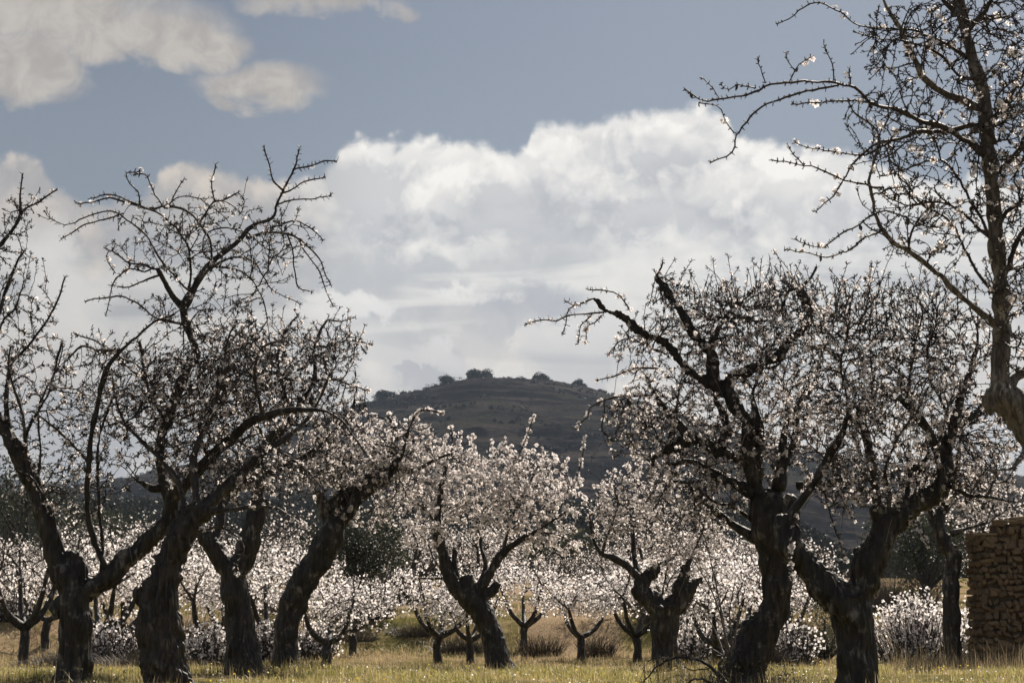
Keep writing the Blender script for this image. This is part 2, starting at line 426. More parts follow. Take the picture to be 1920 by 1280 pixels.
def evergreen(name, base, w, h, label, cat_, mat=None, clumps=26, npc=150, leaf=.12, trunk_h=.3, group=None, depth=None, stem=M_BARK):
    """bushy evergreen: short trunk with limbs and a crown of leaf clumps"""
    e = empty(name, tuple(base), label, cat_, group); depth = depth or w
    cz = h * (trunk_h + (1 - trunk_h) * .5); rz = h * (1 - trunk_h) * .5
    d = nrm(rng.normal(size=(clumps, 3))); rr = rng.random(clumps) ** .4
    cr = (.16 + .13 * rng.random(clumps)) * w
    C = np.array((0, 0, cz)) + d * rr[:, None] * np.array((w / 2, depth / 2, rz)) * .95
    C[:, 2] = np.maximum(C[:, 2], h * trunk_h * .8)
    parts = []
    fork = np.array((0, 0, h * trunk_h))
    parts.append(simple_tube([(0, 0, -.2), (w * .01, 0, h * trunk_h * .5), tuple(fork), (0, 0, h * .75)], [w * .05, w * .042, w * .035, w * .01]))
    for c in C[::3]:
        mid = fork * .5 + c * .5 + rng.normal(0, w * .03, 3); parts.append(simple_tube([fork, mid, c], [w * .022, w * .014, w * .005], 6))
    V, Fs = cat(parts); obj('trunk', mesh_np('trunk', V, Fs, [stem], smooth=True), e)
    V, Fl = leaf_cloud(C, cr, npc, leaf)
    obj('crown', mesh_np('crown', V, [Fl], [mat or M_OAK]), e)
    return e

def ridge_z(x, y):
    z = float(hill_h(np.array([x]), np.array([y]))[0])
    z += fbm(x, y * .55, .011, 3.0, 5) * 13 * min(max((z + 5) / 60, 0), 1) * (1 - .82 * math.exp(-((y - YH) / 70) ** 2))
    return z

def build_hill_trees():
    spots = [(900, 711, 48, 18, 'rounded dark oak standing on the very summit of the hill'),
             (1012, 716, 36, 15, 'low spreading oak right of the hill summit'),
             (836, 722, 30, 20, 'dark round oak on the skyline left of the hill summit'),
             (717, 748, 46, 19, 'wide low oak at the left foot of the hill skyline'),
             (757, 741, 17, 10, 'tiny oak on the skyline between the wide low oak and the round one'),
             (1086, 726, 30, 16, 'oak on the right shoulder of the hill skyline'),
             (1128, 736, 20, 9, 'small low oak where the hill skyline meets the right blossom tree'),
             (785, 738, 12, 6, 'smallest bush on the left slope of the hill skyline')]
    for px, py, w, h, lab in spots:
        x = (px - 960) / F * YH; k = YH / F
        z = ridge_z(x, YH)
        evergreen('holm_oak', (x, YH, z - 2.0), w * k * .95, h * k * 1.05, lab, 'oak tree', M_OAKFAR, 34, 130, w * k * .07, .06, 'oaks along the skyline of the hill', stem=M_BARK)
    # scrub over the flank, nobody could count it
    n = 4200; x = rng.uniform(-420, 420, n); y = rng.uniform(800, 1330, n); y[:500] = rng.uniform(1285, 1310, 500)
    keep = np.array([fbm(a, c, .013, 21.0, 3) for a, c in zip(x, y)]) > -.02
    x, y = x[keep], y[keep]
    z = np.array([ridge_z(a, c) for a, c in zip(x, y)])
    r = rng.uniform(.7, 2.6, len(x)) * (.6 + 1.2 * (rng.random(len(x)) > .85))
    V, Fl = leaf_cloud(np.stack((x, y, z + r * .35), 1), r, 42, 1.0, .75, .5)
    tag(obj('hillside_scrub', mesh_np('hillside_scrub', V, [Fl], [M_OAKFAR])), 'dark scrub dotted over the flank of the hill', 'scrub', kind='stuff')
build_hill_trees()

# ------------------------------------------------------------------ blossom shapes
def flower_template(r=.022, petals=5, cup=.35):
    V, Fp = [], []
    for k in range(petals):
        a = 2 * math.pi * k / petals + .2; ca, sa = math.cos(a), math.sin(a); w = .62
        t = (-sa, ca)
        V += [(ca * .12 * r, sa * .12 * r, 0), (ca * .62 * r + t[0] * w * r * .62, sa * .62 * r + t[1] * w * r * .62, cup * r * .55),
              (ca * r, sa * r, cup * r), (ca * .62 * r - t[0] * w * r * .62, sa * .62 * r - t[1] * w * r * .62, cup * r * .35)]
        Fp.append([4 * k, 4 * k + 1, 4 * k + 2, 4 * k + 3])
    n = len(V); q = r * .2
    V += [(q, 0, .12 * r), (-q * .5, q * .87, .12 * r), (-q * .5, -q * .87, .12 * r), (0, 0, -r * .85)]
    tri = [[n, n + 1, n + 3], [n + 1, n + 2, n + 3], [n + 2, n, n + 3], [n, n + 2, n + 1]]
    return np.array(V), np.array(Fp), np.array(tri)

def frames(d):
    d = nrm(d); ref = np.where(np.abs(d[:, 2:3]) > .9, np.array([[1., 0, 0]]), np.array([[0, 0, 1.]]))
    u = nrm(np.cross(ref, d)); v = np.cross(d, u); a = rng.random(len(d)) * 6.28
    u2 = u * np.cos(a)[:, None] + v * np.sin(a)[:, None]; v2 = np.cross(d, u2)
    return np.stack((u2, v2, d), -1)

def flowers_mesh(pos, dirs, r, name='blossom', simple=False):
    n = len(pos)
    if simple:
        t = nrm(rng.normal(size=(n, 3))); b_ = nrm(np.cross(t, rng.normal(size=(n, 3)))); s = (r * (.7 + .6 * rng.random(n)))[:, None]
        V = np.stack((pos - t * s, pos + b_ * s, pos + t * s, pos - b_ * s), 1).reshape(-1, 3)
        return mesh_np(name, V, [np.arange(n * 4).reshape(-1, 4)], [M_PETAL])
    T, Fp, Ft = flower_template(1.0)
    R = frames(dirs); s = (r * (.72 + .5 * rng.random(n)))[:, None, None]
    V = np.einsum('nij,kj->nki', R, T) * s + pos[:, None]
    V += rng.normal(0, .07, V.shape) * r * .8
    off = (np.arange(n) * len(T))[:, None, None]
    return mesh_np(name, V.reshape(-1, 3), [(Fp[None] + off).reshape(-1, 4), (Ft[None] + off).reshape(-1, 3)], [M_PETAL, M_CALYX], [0, 1])

# ------------------------------------------------------------------ almond tree grower
def catmull(pts, step):
    pts = np.asarray(pts, float)
    q = np.vstack((2 * pts[0] - pts[1], pts, 2 * pts[-1] - pts[-2])); out = []
    for i in range(1, len(q) - 2):
        p0, p1, p2, p3 = q[i - 1], q[i], q[i + 1], q[i + 2]
        L = np.linalg.norm((p2 - p1)[:3]); k = max(1, int(round(L / step)))
        t = (np.arange(k) / k)[:, None]
        out.append(.5 * ((2 * p1) + (-p0 + p2) * t + (2 * p0 - 5 * p1 + 4 * p2 - p3) * t ** 2 + (-p0 + 3 * p1 - 3 * p2 + p3) * t ** 3))
    out.append(q[-2:-1]); return np.vstack(out)

def capped_tube(pts, rad, sides=18, lump=.0, seed=0.0):
    V, F4 = simple_tube(pts, rad, sides); n = len(pts)
    if lump:
        Vc = V.reshape(n, sides, 3); c = np.asarray(pts)[:, None]
        k = np.array([[1 + lump * mnoise.noise(Vector((*(v * 5.0), ))) * 1.0 for v in ring] for ring in Vc + seed])
        V = (c + (Vc - c) * k[..., None]).reshape(-1, 3)
    V = np.vstack((V, pts[0], pts[-1])); a, b_ = len(V) - 2, len(V) - 1; j = np.arange(sides)
    T1 = np.stack((np.full(sides, a), (j + 1) % sides, j), 1); o = (n - 1) * sides
    T2 = np.stack((np.full(sides, b_), o + j, o + (j + 1) % sides), 1)
    return V, [F4, np.vstack((T1, T2))]

def bark_relief(me, amp, groove, seed):
    """pushes the faces of a remeshed trunk in and out: furrows that run with the grain, lumps and cavities"""
    n = len(me.vertices); co = np.empty(n * 3, np.float32); me.vertices.foreach_get('co', co); co = co.reshape(-1, 3)
    no = np.empty(n * 3, np.float32); me.vertices.foreach_get('normal', no); no = no.reshape(-1, 3)
    d = np.empty(n)
    for i in range(n):
        x, y, z = (float(q) for q in co[i])
        tw = z * .5
        f = mnoise.noise(Vector((x * 19 + tw, y * 19, z * 1.8 + seed)))
        f2 = mnoise.noise(Vector((x * 38, y * 38, z * 9 + seed)))
        l = mnoise.noise(Vector((x * 4, y * 4, z * 2.2 - seed)))
        d[i] = groove * (abs(f) * 2.2 - .5) + groove * .35 * f2 + amp * l
    co += no * d[:, None].astype(np.float32); me.vertices.foreach_set('co', co.ravel()); me.update()

def edges_mesh(A, B, ra, rb, Ta, Tb, sides):
    """prisms for many edges at once"""
    n = len(A)
    if n == 0: return np.zeros((0, 3)), np.zeros((0, 4), int)
    ref = np.array((.31, .9, .22)); a = np.linspace(0, 2 * np.pi, sides, endpoint=False)
    def ring(Pp, T, r):
        u = nrm(np.cross(T, ref)); v = np.cross(T, u)
        return Pp[:, None] + r[:, None, None] * (u[:, None] * np.cos(a)[None, :, None] + v[:, None] * np.sin(a)[None, :, None])
    V = np.concatenate((ring(A, Ta, ra), ring(B, Tb, rb)), 1).reshape(-1, 3)
    j = np.arange(sides); f = np.stack((j, (j + 1) % sides, sides + (j + 1) % sides, sides + j), 1)
    return V, (f[None] + (np.arange(n) * 2 * sides)[:, None, None]).reshape(-1, 4)

class Tree:
    STEP = .065
    def __init__(s, Y, seed, px_scale=True):
        s.Y = Y; s.k = Y / F; s.rng = np.random.default_rng(seed); s.seed = seed
        s.pos, s.par, s.rad, s.pl, s.dir, s.fix, s.pen = [], [], [], [], [], [], []
        s.tl, s.bl = [], []
    def limb(s, kind, pts, dz=None, end=None):
        """pts (px,py,r_px); T = part of the trunk, B = branch; depth wanders"""
        L = sum(math.hypot(pts[i + 1][0] - pts[i][0], pts[i + 1][1] - pts[i][1]) for i in range(len(pts) - 1)) * s.k
        if dz is None:
            if s.pos:
                A = np.array(s.pos); p = P(pts[0][0], pts[0][1], s.Y); dd = np.hypot(A[:, 0] - p[0], A[:, 2] - p[2]); dz = A[int(dd.argmin())][1] - s.Y
            else: dz = 0.0
        if end is None: end = dz + (0 if kind == 'T' else s.rng.uniform(-.42, .42) * L)
        n = len(pts); q = []
        for i, (x, y, r) in enumerate(pts):
            z = dz + (end - dz) * i / max(1, n - 1)
            r = r * (.94 if kind == 'T' and r > 9 else 1); r = r * (.72 if r < 4.6 and kind == 'B' else .9 if r < 7 and kind == 'B' else 1); w = P(x, y, s.Y + z); q.append((*w, r * s.k * (s.Y + z) / s.Y))
        s.add(kind, np.array(q))
    def add(s, kind, q):
        c = catmull(q, s.STEP if kind == 'B' else .05); c[:, 3] = np.maximum(c[:, 3], .003)
        if kind == 'B':      # knees and wobble
            w = np.cumsum(s.rng.normal(0, .006, (len(c), 3)), 0); w -= np.linspace(0, 1, len(c))[:, None] * w[-1]
            c[:, :3] += w * np.minimum(1, .02 / c[:, 3:4])
        p = c[:, :3]; t = nrm(np.gradient(p, axis=0))
        if s.pos:
            A = np.array(s.pos); par = int(((A - p[0]) ** 2).sum(1).argmin())
        else: par = -1
        ids = []
        for i in range(len(p)):
            ids.append(len(s.pos)); s.pos.append(p[i]); s.par.append(par if i == 0 else ids[-2]); s.rad.append(c[i, 3])
            s.pl.append(0.0 if kind == 'T' else .0); s.dir.append(t[i]); s.fix.append(True)
            s.pen.append(.6 if kind == 'T' else (.12 if c[i, 3] > .03 else 0))
        (s.tl if kind == 'T' else s.bl).append((c, ids))
    def grow(s, targets, bf=.28, up=.12, droop=0.0, tmax=9.9):
        R = s.rng; pos = np.array(s.pos); D = np.array(s.dir); pen = np.array(s.pen)
        N = len(targets); best = np.full(N, 1e9); who = np.zeros(N, int)
        cap = len(pos) + N * 14
        PA = np.zeros((cap, 3)); PA[:len(pos)] = pos; DA = np.zeros((cap, 3)); DA[:len(pos)] = D
        PL = np.zeros(cap); PAR = np.zeros(cap, int); PAR[:len(pos)] = s.par; PN = np.zeros(cap); PN[:len(pos)] = pen
        n = len(pos)
        def upd(i0, i1):
            nonlocal best, who
            for a in range(i0, i1, 400):
                b_ = min(i1, a + 400)
                v = targets[:, None] - PA[None, a:b_]; L = np.sqrt((v ** 2).sum(-1)) + 1e-6
                cs = (v * DA[None, a:b_]).sum(-1) / L
                cost = L * (1 + .55 * (.6 - cs)) + bf * PL[None, a:b_] + PN[None, a:b_]
                j = cost.argmin(1); cc = cost[np.arange(N), j]; m = cc < best
                best = np.where(m, cc, best); who = np.where(m, j + a, who)
        upd(0, n); done = np.zeros(N, bool)
        for it in range(N):
            b2 = np.where(done, 1e9, best); ti = int(b2.argmin()); done[ti] = True
            if b2[ti] > tmax: break
            i = who[ti]; A = PA[i]; B = targets[ti]; L = float(np.linalg.norm(B - A))
            if L < .03: continue
            k = max(1, int(round(L / s.STEP))); k = min(k, 13)
            c1 = A + DA[i] * L * .30 + np.array((0, 0, 1)) * L * up + R.normal(0, .05, 3) * L
            t = (np.arange(1, k + 1) / k)[:, None]
            q = (1 - t) ** 2 * A + 2 * t * (1 - t) * c1 + t ** 2 * B
            q[:, 2] += droop * L * (4 * (t * (1 - t)))[:, 0]
            q[:-1] += R.normal(0, .006, (k - 1, 3)) if k > 1 else 0
            prev = i; pp = A
            if n + k >= cap: break
            for a in range(k):
                PA[n + a] = q[a]; DA[n + a] = (q[a] - pp) / (np.linalg.norm(q[a] - pp) + 1e-9); pp = q[a]
                PAR[n + a] = prev; prev = n + a; PL[n + a] = PL[PAR[n + a]] + L / k
            upd(n, n + k); n += k
        m0 = len(pos)
        s.P = PA[:n]; s.PAR = PAR[:n]; s.m0 = m0; s.D = DA[:n]
        # smooth the grown part
        for _ in range(2):
            nx = s.P.copy(); child = np.full(n, -1); child[s.PAR[m0:]] = np.arange(m0, n)
            ii = np.arange(m0, n); ch = child[ii]; ok = ch >= m0
            ii, ch = ii[ok], ch[ok]; nx[ii] = .5 * s.P[ii] + .25 * s.P[s.PAR[ii]] + .25 * s.P[ch]; s.P = nx
    def shoots(s, n, lo, hi, cond=None, lean=.25):
        R = s.rng; idx = np.arange(s.m0, len(s.P)); 
        if cond is not None: idx = idx[cond(s.P[idx])]
        if len(idx) == 0: return
        Pn, Pa = [s.P], [s.PAR]; base = len(s.P)
        for i in R.choice(idx, n):
            L = R.uniform(lo, hi); k = max(3, int(L / s.STEP)); d = nrm(np.array((R.normal(0, lean), R.normal(0, lean), 1.0)))
            bend = R.normal(0, .12, 3); t = np.arange(1, k + 1)[:, None] / k
            q = s.P[i] + d * L * t + bend * L * t ** 2 + R.normal(0, .004, (k, 3))
            Pn.append(q); Pa.append(np.concatenate(([i], base + np.arange(k - 1)))); base += k
        s.P = np.vstack(Pn); s.PAR = np.concatenate(Pa)
    def finish(s, rt=.0042, ex=.36, cap=.045):
        n = len(s.P); cnt = np.zeros(n); hasc = np.zeros(n, bool); hasc[s.PAR[s.PAR >= 0]] = True
        cnt[~hasc] = 1
        for i in range(n - 1, s.m0 - 1, -1):
            p = s.PAR[i]
            if p >= s.m0: cnt[p] += cnt[i]
        s.cnt = cnt; r = rt * np.power(np.maximum(cnt, 1), ex)
        s.R_ = np.minimum(r, cap); s.R_[:s.m0] = np.array(s.rad)[:s.m0]
        g = np.arange(s.m0, n); par = s.PAR[g]
        s.R_[g] = np.where(par < s.m0, np.minimum(s.R_[g], np.maximum(s.R_[par] * .8, .0045)), s.R_[g])
        for i in g:
            s.R_[i] = min(s.R_[i], s.R_[s.PAR[i]] * 1.02 + .0003)
        # main child
        mc = np.full(n, -1); bestc = np.zeros(n)
        for i in g:
            p = s.PAR[i]
            if p >= s.m0 and cnt[i] > bestc[p]: bestc[p] = cnt[i]; mc[p] = i
        s.mc = mc
        e = s.P[g] - s.P[par]; T = np.zeros((n, 3)); T[:s.m0] = np.array(s.dir); T[g] = nrm(e)
        s.T = T
    def build(s, label, group, blossoms, br, bark=M_BARK, nbranch=40, spur=1.7, bfun=None, relief=(.02, .014), voxel=.017, hang=0, tuft=5, indiv=0,
              twigmat=None, huskn=0, baseY=None, spurlen=(.03, .065), cluster=(1, 4), name='almond_tree'):
        n = len(s.P); g = np.arange(s.m0, n); par = s.PAR[g]; R = s.rng; twigmat = twigmat or M_TWIG
        b0 = s.tl[0][0][0, :3] if s.tl else s.P[0]
        base = np.array((b0[0], b0[1], float(terrain(b0[0], b0[1]))))
        e = empty(name, tuple(base), label, 'tree', group)
        def put(nm, me, **k):
            o = obj(nm, me, e); o.location = tuple(-base); tag(o, **k); return o
        # trunk: tubes fused by a voxel remesh, then furrowed
        if s.tl:
            parts = []
            for c, _ in s.tl:
                parts.append(capped_tube(c[:, :3], c[:, 3], 16, .20, s.seed * 3.3))
            V, Fs = cat(parts); me = mesh_np('trunk', V, Fs, [bark], smooth=True)
            tmp = obj('tmp', me); md = tmp.modifiers.new('r', 'REMESH'); md.mode = 'VOXEL'; md.voxel_size = voxel; md.use_smooth_shade = True
            md2 = tmp.modifiers.new('s', 'SMOOTH'); md2.iterations = 2
            dg = bpy.context.evaluated_depsgraph_get(); m2 = bpy.data.meshes.new_from_object(tmp.evaluated_get(dg))
            bpy.data.objects.remove(tmp); bpy.data.meshes.remove(me)
            m2.name = 'trunk'; m2.materials.clear(); m2.materials.append(bark)
            bark_relief(m2, relief[0], relief[1], s.seed * 1.7)
            m2.polygons.foreach_set('use_smooth', np.ones(len(m2.polygons), bool))
            put('trunk', m2)
        for c, _ in s.bl:
            r = c[:, 3] * (1 + .10 * np.sin(np.arange(len(c)) * .9) + R.normal(0, .05, len(c)))
            big = c[:, 3].max() > .03
            V, Fs = capped_tube(c[:, :3], np.maximum(r, .004), 10 if big else 6, .3 if big else 0, s.seed)
            put('branch', mesh_np('branch', V, Fs, [bark if big else twigmat], smooth=True))
        # chains among the grown twigs: the longest are branches of their own
        main = np.zeros(n, bool)
        gp = s.PAR.copy()
        ismain = np.zeros(n, bool)
        ok = s.mc[s.mc >= 0]; ismain[ok] = True
        heads = g[~ismain[g]]
        chains = []
        for h in heads:
            ch = [h]; i = h
            while s.mc[i] >= 0: i = s.mc[i]; ch.append(i)
            chains.append(ch)
        wgt = [(s.cnt[ch[0]] ** .5) * len(ch) for ch in chains]
        order = np.argsort(wgt)[::-1]
        used = np.zeros(n, bool)
        for ci in order[:nbranch]:
            ch = chains[ci]
            if len(ch) < 4: continue
            pts = np.vstack((s.P[s.PAR[ch[0]]][None], s.P[ch])); rr = np.concatenate(([s.R_[ch[0]]], s.R_[ch]))
            V, Fs = capped_tube(pts, rr * (1 + R.normal(0, .07, len(rr))), 5)
            put('branch', mesh_np('branch', V, Fs, [twigmat], smooth=True)); used[ch] = True
        rest = g[~used[g]]; rp = s.PAR[rest]
        Tb = s.T[rest]; mcont = s.mc[rp] == rest
        Ta = np.where(mcont[:, None], s.T[rp], Tb); Ta = np.where((np.abs(Ta).sum(1) > 0)[:, None], Ta, Tb)
        ra = np.minimum(s.R_[rp], s.R_[rest] * 1.12); rb = s.R_[rest]
        parts = [edges_mesh(s.P[rp], s.P[rest], ra, rb, Ta, Tb, 4)]
        # spurs: the short stubby side shoots of an almond
        thin = g[s.R_[g] < .014]; fx = np.arange(s.m0); fx = fx[s.R_[:s.m0] < .024]; thin = np.concatenate((thin, fx, fx))
        ns = int(len(thin) * spur)
        if ns:
            i = R.choice(thin, ns); t = s.T[i]
            d = nrm(R.normal(size=(ns, 3))); d = nrm(d - (d * t).sum(1)[:, None] * t * .8 + t * .35 + np.array((0, 0, .15)))
            L = R.uniform(*spurlen, ns); A = s.P[i] - t * (R.random(ns) * s.STEP * (i >= s.m0))[:, None]; B = A + d * L[:, None]
            parts.append(edges_mesh(A, B, np.full(ns, .0042), R.uniform(.002, .0055, ns), d, d, 3))
        # bud tufts at the tips
        hasc = np.zeros(n, bool); hasc[s.PAR[s.PAR >= 0]] = True
        tips = np.where(~hasc & (s.R_ < .03))[0]; tips = np.repeat(tips, tuft); nt = len(tips)
        if nt:
            q = spurlen[1] * .75; d = nrm(s.T[tips] * .8 + R.normal(0, .75, (nt, 3))); L = R.uniform(.3, 1.0, nt) * q
            A = s.P[tips] - s.T[tips] * (R.random(nt) * q * 1.1)[:, None]; th_ = q * .13
            parts.append(edges_mesh(A, A + d * L[:, None], np.full(nt, th_ * .7), np.full(nt, th_), d, d, 3))
        V, Fs = cat([q for q in parts if len(q[0])])
        put('twig', mesh_np('twig', V, Fs, [twigmat]), kind='stuff')
        # long thin shoots hanging out of the crown, sunlight painted in as pale bark
        if hang:
            lo = np.quantile(s.P[g, 2], .6); cand = g[s.P[g, 2] < lo]; hp = []
            for i in R.choice(cand, hang):
                L = R.uniform(.35, 1.0); k = 9; tt = np.linspace(0, 1, k)[:, None]
                h0 = nrm(np.array((R.normal(), R.normal() - .6, R.uniform(-.2, .5)))); q = s.P[i] + h0 * L * .55 * tt + np.array((0, 0, -1.)) * L * .75 * tt ** 2 + np.cumsum(R.normal(0, .008, (k, 3)), 0)
                hp.append(simple_tube(q, np.linspace(.006, .0025, k), 4))
            V, Fs = cat(hp); put('twig', mesh_np('twig', V, Fs, [M_SUNTWIG]), kind='stuff')
        # blossoms
        if blossoms:
            w = (s.R_[thin] < .024).astype(float) * (.35 + .65 * (s.cnt[thin] <= 2))
            if bfun is not None: w = w * bfun(s.P[thin])
            w = w / w.sum(); nc = int(blossoms / (sum(cluster) / 2)); ci = R.choice(thin, nc, p=w)
            k = R.integers(cluster[0], cluster[1] + 1, nc); c = np.repeat(ci, k); cid = np.repeat(np.arange(nc), k)
            d = nrm(R.normal(size=(len(c), 3)) + np.array((0, 0, .35))); off = R.uniform(.5, 1.3, len(c)) * br
            coff = R.normal(0, br * .4, (nc, 3))
            pos = s.P[c] + coff[cid] + d * off[:, None]
            if indiv:
                first = min(indiv, nc)
                cen = s.P[ci] + coff
                pr = np.argsort(-(k + .01 * R.random(nc)) + .05 * cen[:, 1])[:first]
                vis = set(pr.tolist())
                temps = []
                for q in range(6):
                    kk = 4 + q % 3; dd = nrm(R.normal(size=(kk, 3)) + np.array((0, 0, .3)))
                    temps.append(flowers_mesh(dd * (R.uniform(.7, 1.3, kk) * br)[:, None], dd, br))
                for q in pr:
                    o = obj('blossom', temps[int(R.integers(6))], e); o.location = tuple(cen[q] - base)
                    o.rotation_euler = (R.uniform(-.6, .6), R.uniform(-.6, .6), R.uniform(0, 6.28)); sc = R.uniform(.75, 1.15); o.scale = (sc,) * 3
                m = ~np.isin(cid, pr); pos, d = pos[m], d[m]
            if len(pos): put('blossom', flowers_mesh(pos, d, br), kind='stuff')
        if huskn:
            a = np.linspace(0, 1, 5); V, Fs = capped_tube(np.stack((a * 0, a * 0, -a * .05), 1), np.array((.002, .011, .014, .010, .001)), 6)
            hm = mesh_np('husk', V, Fs, [M_HUSK], smooth=True)
            for i in R.choice(thin, huskn):
                o = obj('dried_husk', hm, e); o.location = tuple(s.P[i] - base); o.rotation_euler = (R.uniform(-.5, .5), R.uniform(-.5, .5), R.uniform(0, 6)); sc = R.uniform(.8, 1.25); o.scale = (sc, sc * .7, sc)
        return e

def blob_targets(R, Y, blobs, mult=1.0):
    out = []
    for b in blobs:
        cx, cy, rx, ry, n = b[:5]; dz = b[5] if len(b) > 5 else 0.0; k = Y / F
        rz = b[6] if len(b) > 6 else min(rx * k * .8, 1.5)
        n = int(n * mult); u = nrm(R.normal(size=(n, 3))) * (R.random(n) ** .42)[:, None] * R.choice((1, 1, 1, 1.12), n)[:, None]
        for a, c, d in u: out.append(P(cx + a * rx, cy + c * ry, Y + dz + d * rz))
    return np.array(out)

# ------------------------------------------------------------------ the traced almond trees
G_NEAR = 'old almond trees along the front of the orchard'
def by_height(Y, y0, y1, lo=.25):
    """blossom weight: fewer above photo row y0, full below y1"""
    z0, z1 = P(960, y0, Y)[2], P(960, y1, Y)[2]
    return lambda p: lo + (1 - lo) * sst(-p[:, 2], -z0, -z1)

def tree_far_left():
    t = Tree(24.0, 11)
    T, B = 'T', 'B'
    t.limb(T, [(137, 1345, 54), (137, 1300, 40), (140, 1240, 32), (143, 1180, 31), (140, 1130, 31), (128, 1085, 30), (114, 1062, 25)])
    t.limb(T, [(128, 1090, 27), (103, 1035, 21), (88, 985, 17), (72, 940, 16), (53, 890, 16), (36, 855, 17), (12, 812, 14), (-15, 770, 13)])
    t.limb(T, [(100, 1150, 17), (118, 1132, 22), (160, 1110, 22), (200, 1085, 21), (235, 1050, 19), (270, 1020, 17), (305, 990, 17), (318, 960, 14), (318, 930, 13)])
    t.limb(T, [(135, 1100, 22), (150, 1070, 16), (140, 1045, 12), (125, 1035, 7)])
    t.limb(B, [(-15, 770, 13), (-40, 720, 9), (-60, 640, 7), (-50, 560, 6), (-20, 480, 5.5), (5, 455, 5), (30, 420, 4.4), (45, 390, 3.4), (75, 375, 2.5), (108, 355, 2)], end=.4)
    t.limb(B, [(40, 400, 4), (37, 365, 3), (42, 325, 2)])
    t.limb(B, [(-15, 770, 10), (-40, 700, 8), (-10, 600, 5), (20, 520, 4), (45, 470, 3)])
    t.limb(B, [(15, 820, 8), (10, 740, 5), (20, 680, 4), (50, 650, 4), (80, 610, 3), (105, 570, 3), (122, 520, 2)])
    t.limb(B, [(45, 870, 5), (60, 800, 4), (95, 740, 3), (110, 660, 3), (118, 640, 2)])
    t.limb(B, [(-5, 790, 7), (-20, 700, 5), (0, 610, 3), (25, 580, 3), (40, 545, 2)])
    t.limb(B, [(60, 910, 4), (42, 780, 4), (20, 700, 3), (20, 650, 2)])
    t.limb(B, [(70, 950, 3), (78, 850, 3), (75, 760, 3), (110, 690, 2), (118, 645, 2)])
    # stem that climbs out of the right limb and arches
    t.limb(B, [(205, 1078, 6), (178, 1010, 6), (166, 950, 6), (167, 880, 6), (173, 820, 6), (182, 770, 5), (192, 720, 5), (205, 680, 5), (228, 652, 4), (255, 630, 4), (285, 605, 3), (325, 590, 3)])
    t.limb(B, [(192, 1085, 5), (190, 1000, 4), (188, 900, 4), (190, 820, 3), (215, 740, 3)])
    t.limb(B, [(165, 870, 4), (130, 830, 4), (85, 790, 3), (60, 770, 2)])
    t.limb(B, [(225, 655, 4), (180, 655, 3), (150, 650, 3), (120, 680, 2)])
    t.limb(B, [(120, 1040, 5), (100, 980, 4), (60, 900, 3), (30, 880, 2)])
    # the tall upper bough
    t.limb(B, [(318, 935, 12), (304, 890, 10), (300, 850, 9), (303, 815, 9), (315, 785, 10), (325, 750, 10), (340, 715, 10), (352, 685, 10), (366, 665, 8.5), (360, 640, 7), (348, 610, 7), (343, 575, 8)], dz=0, end=.3)
    t.limb(B, [(343, 577, 8), (360, 547, 7), (379, 517, 7), (400, 490, 6.5), (412, 480, 6), (446, 454, 5.5), (465, 431, 5), (487, 416, 4.5), (510, 408, 4), (521, 379, 3.5), (532, 352, 3), (551, 319, 2.5), (557, 295, 2), (562, 276, 1.5)])
    t.limb(B, [(343, 577, 7), (325, 555, 6), (310, 530, 6), (296, 503, 5)])
    t.limb(B, [(530, 356, 3), (510, 340, 2.5), (502, 310, 2), (495, 276, 2)])
    t.limb(B, [(552, 316, 2), (575, 312, 2), (605, 302, 2), (632, 302, 1.5)])
    t.limb(B, [(525, 364, 2.5), (550, 352, 2), (580, 338, 2), (608, 333, 1.5)])
    t.limb(B, [(519, 384, 2), (550, 377, 2), (590, 372, 1.6), (620, 366, 1.3)])
    t.limb(B, [(465, 446, 3.5), (500, 434, 3.5), (536, 435, 3), (560, 444, 3), (580, 462, 2.5), (597, 482, 2), (608, 510, 2), (620, 534, 1.3)])
    t.limb(B, [(512, 414, 3), (530, 420, 2.5), (555, 415, 2), (585, 430, 2), (605, 450, 1.5)])
    t.limb(B, [(536, 437, 2.5), (547, 470, 2), (550, 510, 2), (558, 540, 2), (586, 547, 1.3)])
    t.limb(B, [(560, 446, 2), (576, 480, 2), (600, 510, 2), (615, 550, 1.5), (625, 575, 1.3)])
    t.limb(B, [(384, 512, 4), (397, 484, 3.5), (393, 452, 3.5), (376, 424, 3.3), (356, 402, 3.3), (322, 392, 3), (285, 394, 3), (240, 384, 3), (212, 376, 2.5), (180, 381, 2), (142, 381, 1.5)])
    t.limb(B, [(352, 562, 3.5), (356, 500, 3.3), (350, 465, 3), (328, 430, 3), (300, 405, 2.7), (262, 388, 2.5), (225, 370, 2), (195, 363, 2), (172, 372, 1.5)])
    t.limb(B, [(358, 550, 3), (330, 520, 3), (300, 480, 3), (275, 440, 2.5), (248, 415, 2.5), (210, 393, 2), (165, 402, 2), (140, 418, 1.7), (121, 422, 1.4)])
    t.limb(B, [(232, 400, 2), (195, 409, 2), (160, 420, 1.8), (135, 437, 1.6), (116, 447, 1.2)])
    t.limb(B, [(370, 424, 3), (388, 398, 2.7), (400, 380, 2.5), (425, 376, 2.3), (446, 364, 2), (458, 375, 1.4)])
    t.limb(B, [(402, 380, 2), (400, 345, 2), (404, 308, 1.7)])
    t.limb(B, [(311, 392, 2.4), (292, 365, 2.3), (283, 345, 2.2), (272, 327, 2), (250, 328, 1.8)])
    t.limb(B, [(311, 392, 2), (325, 370, 2), (335, 350, 1.8), (345, 336, 1.3)])
    t.limb(B, [(262, 392, 2.2), (260, 360, 2), (245, 345, 2), (238, 325, 1.8), (262, 322, 1.3)])
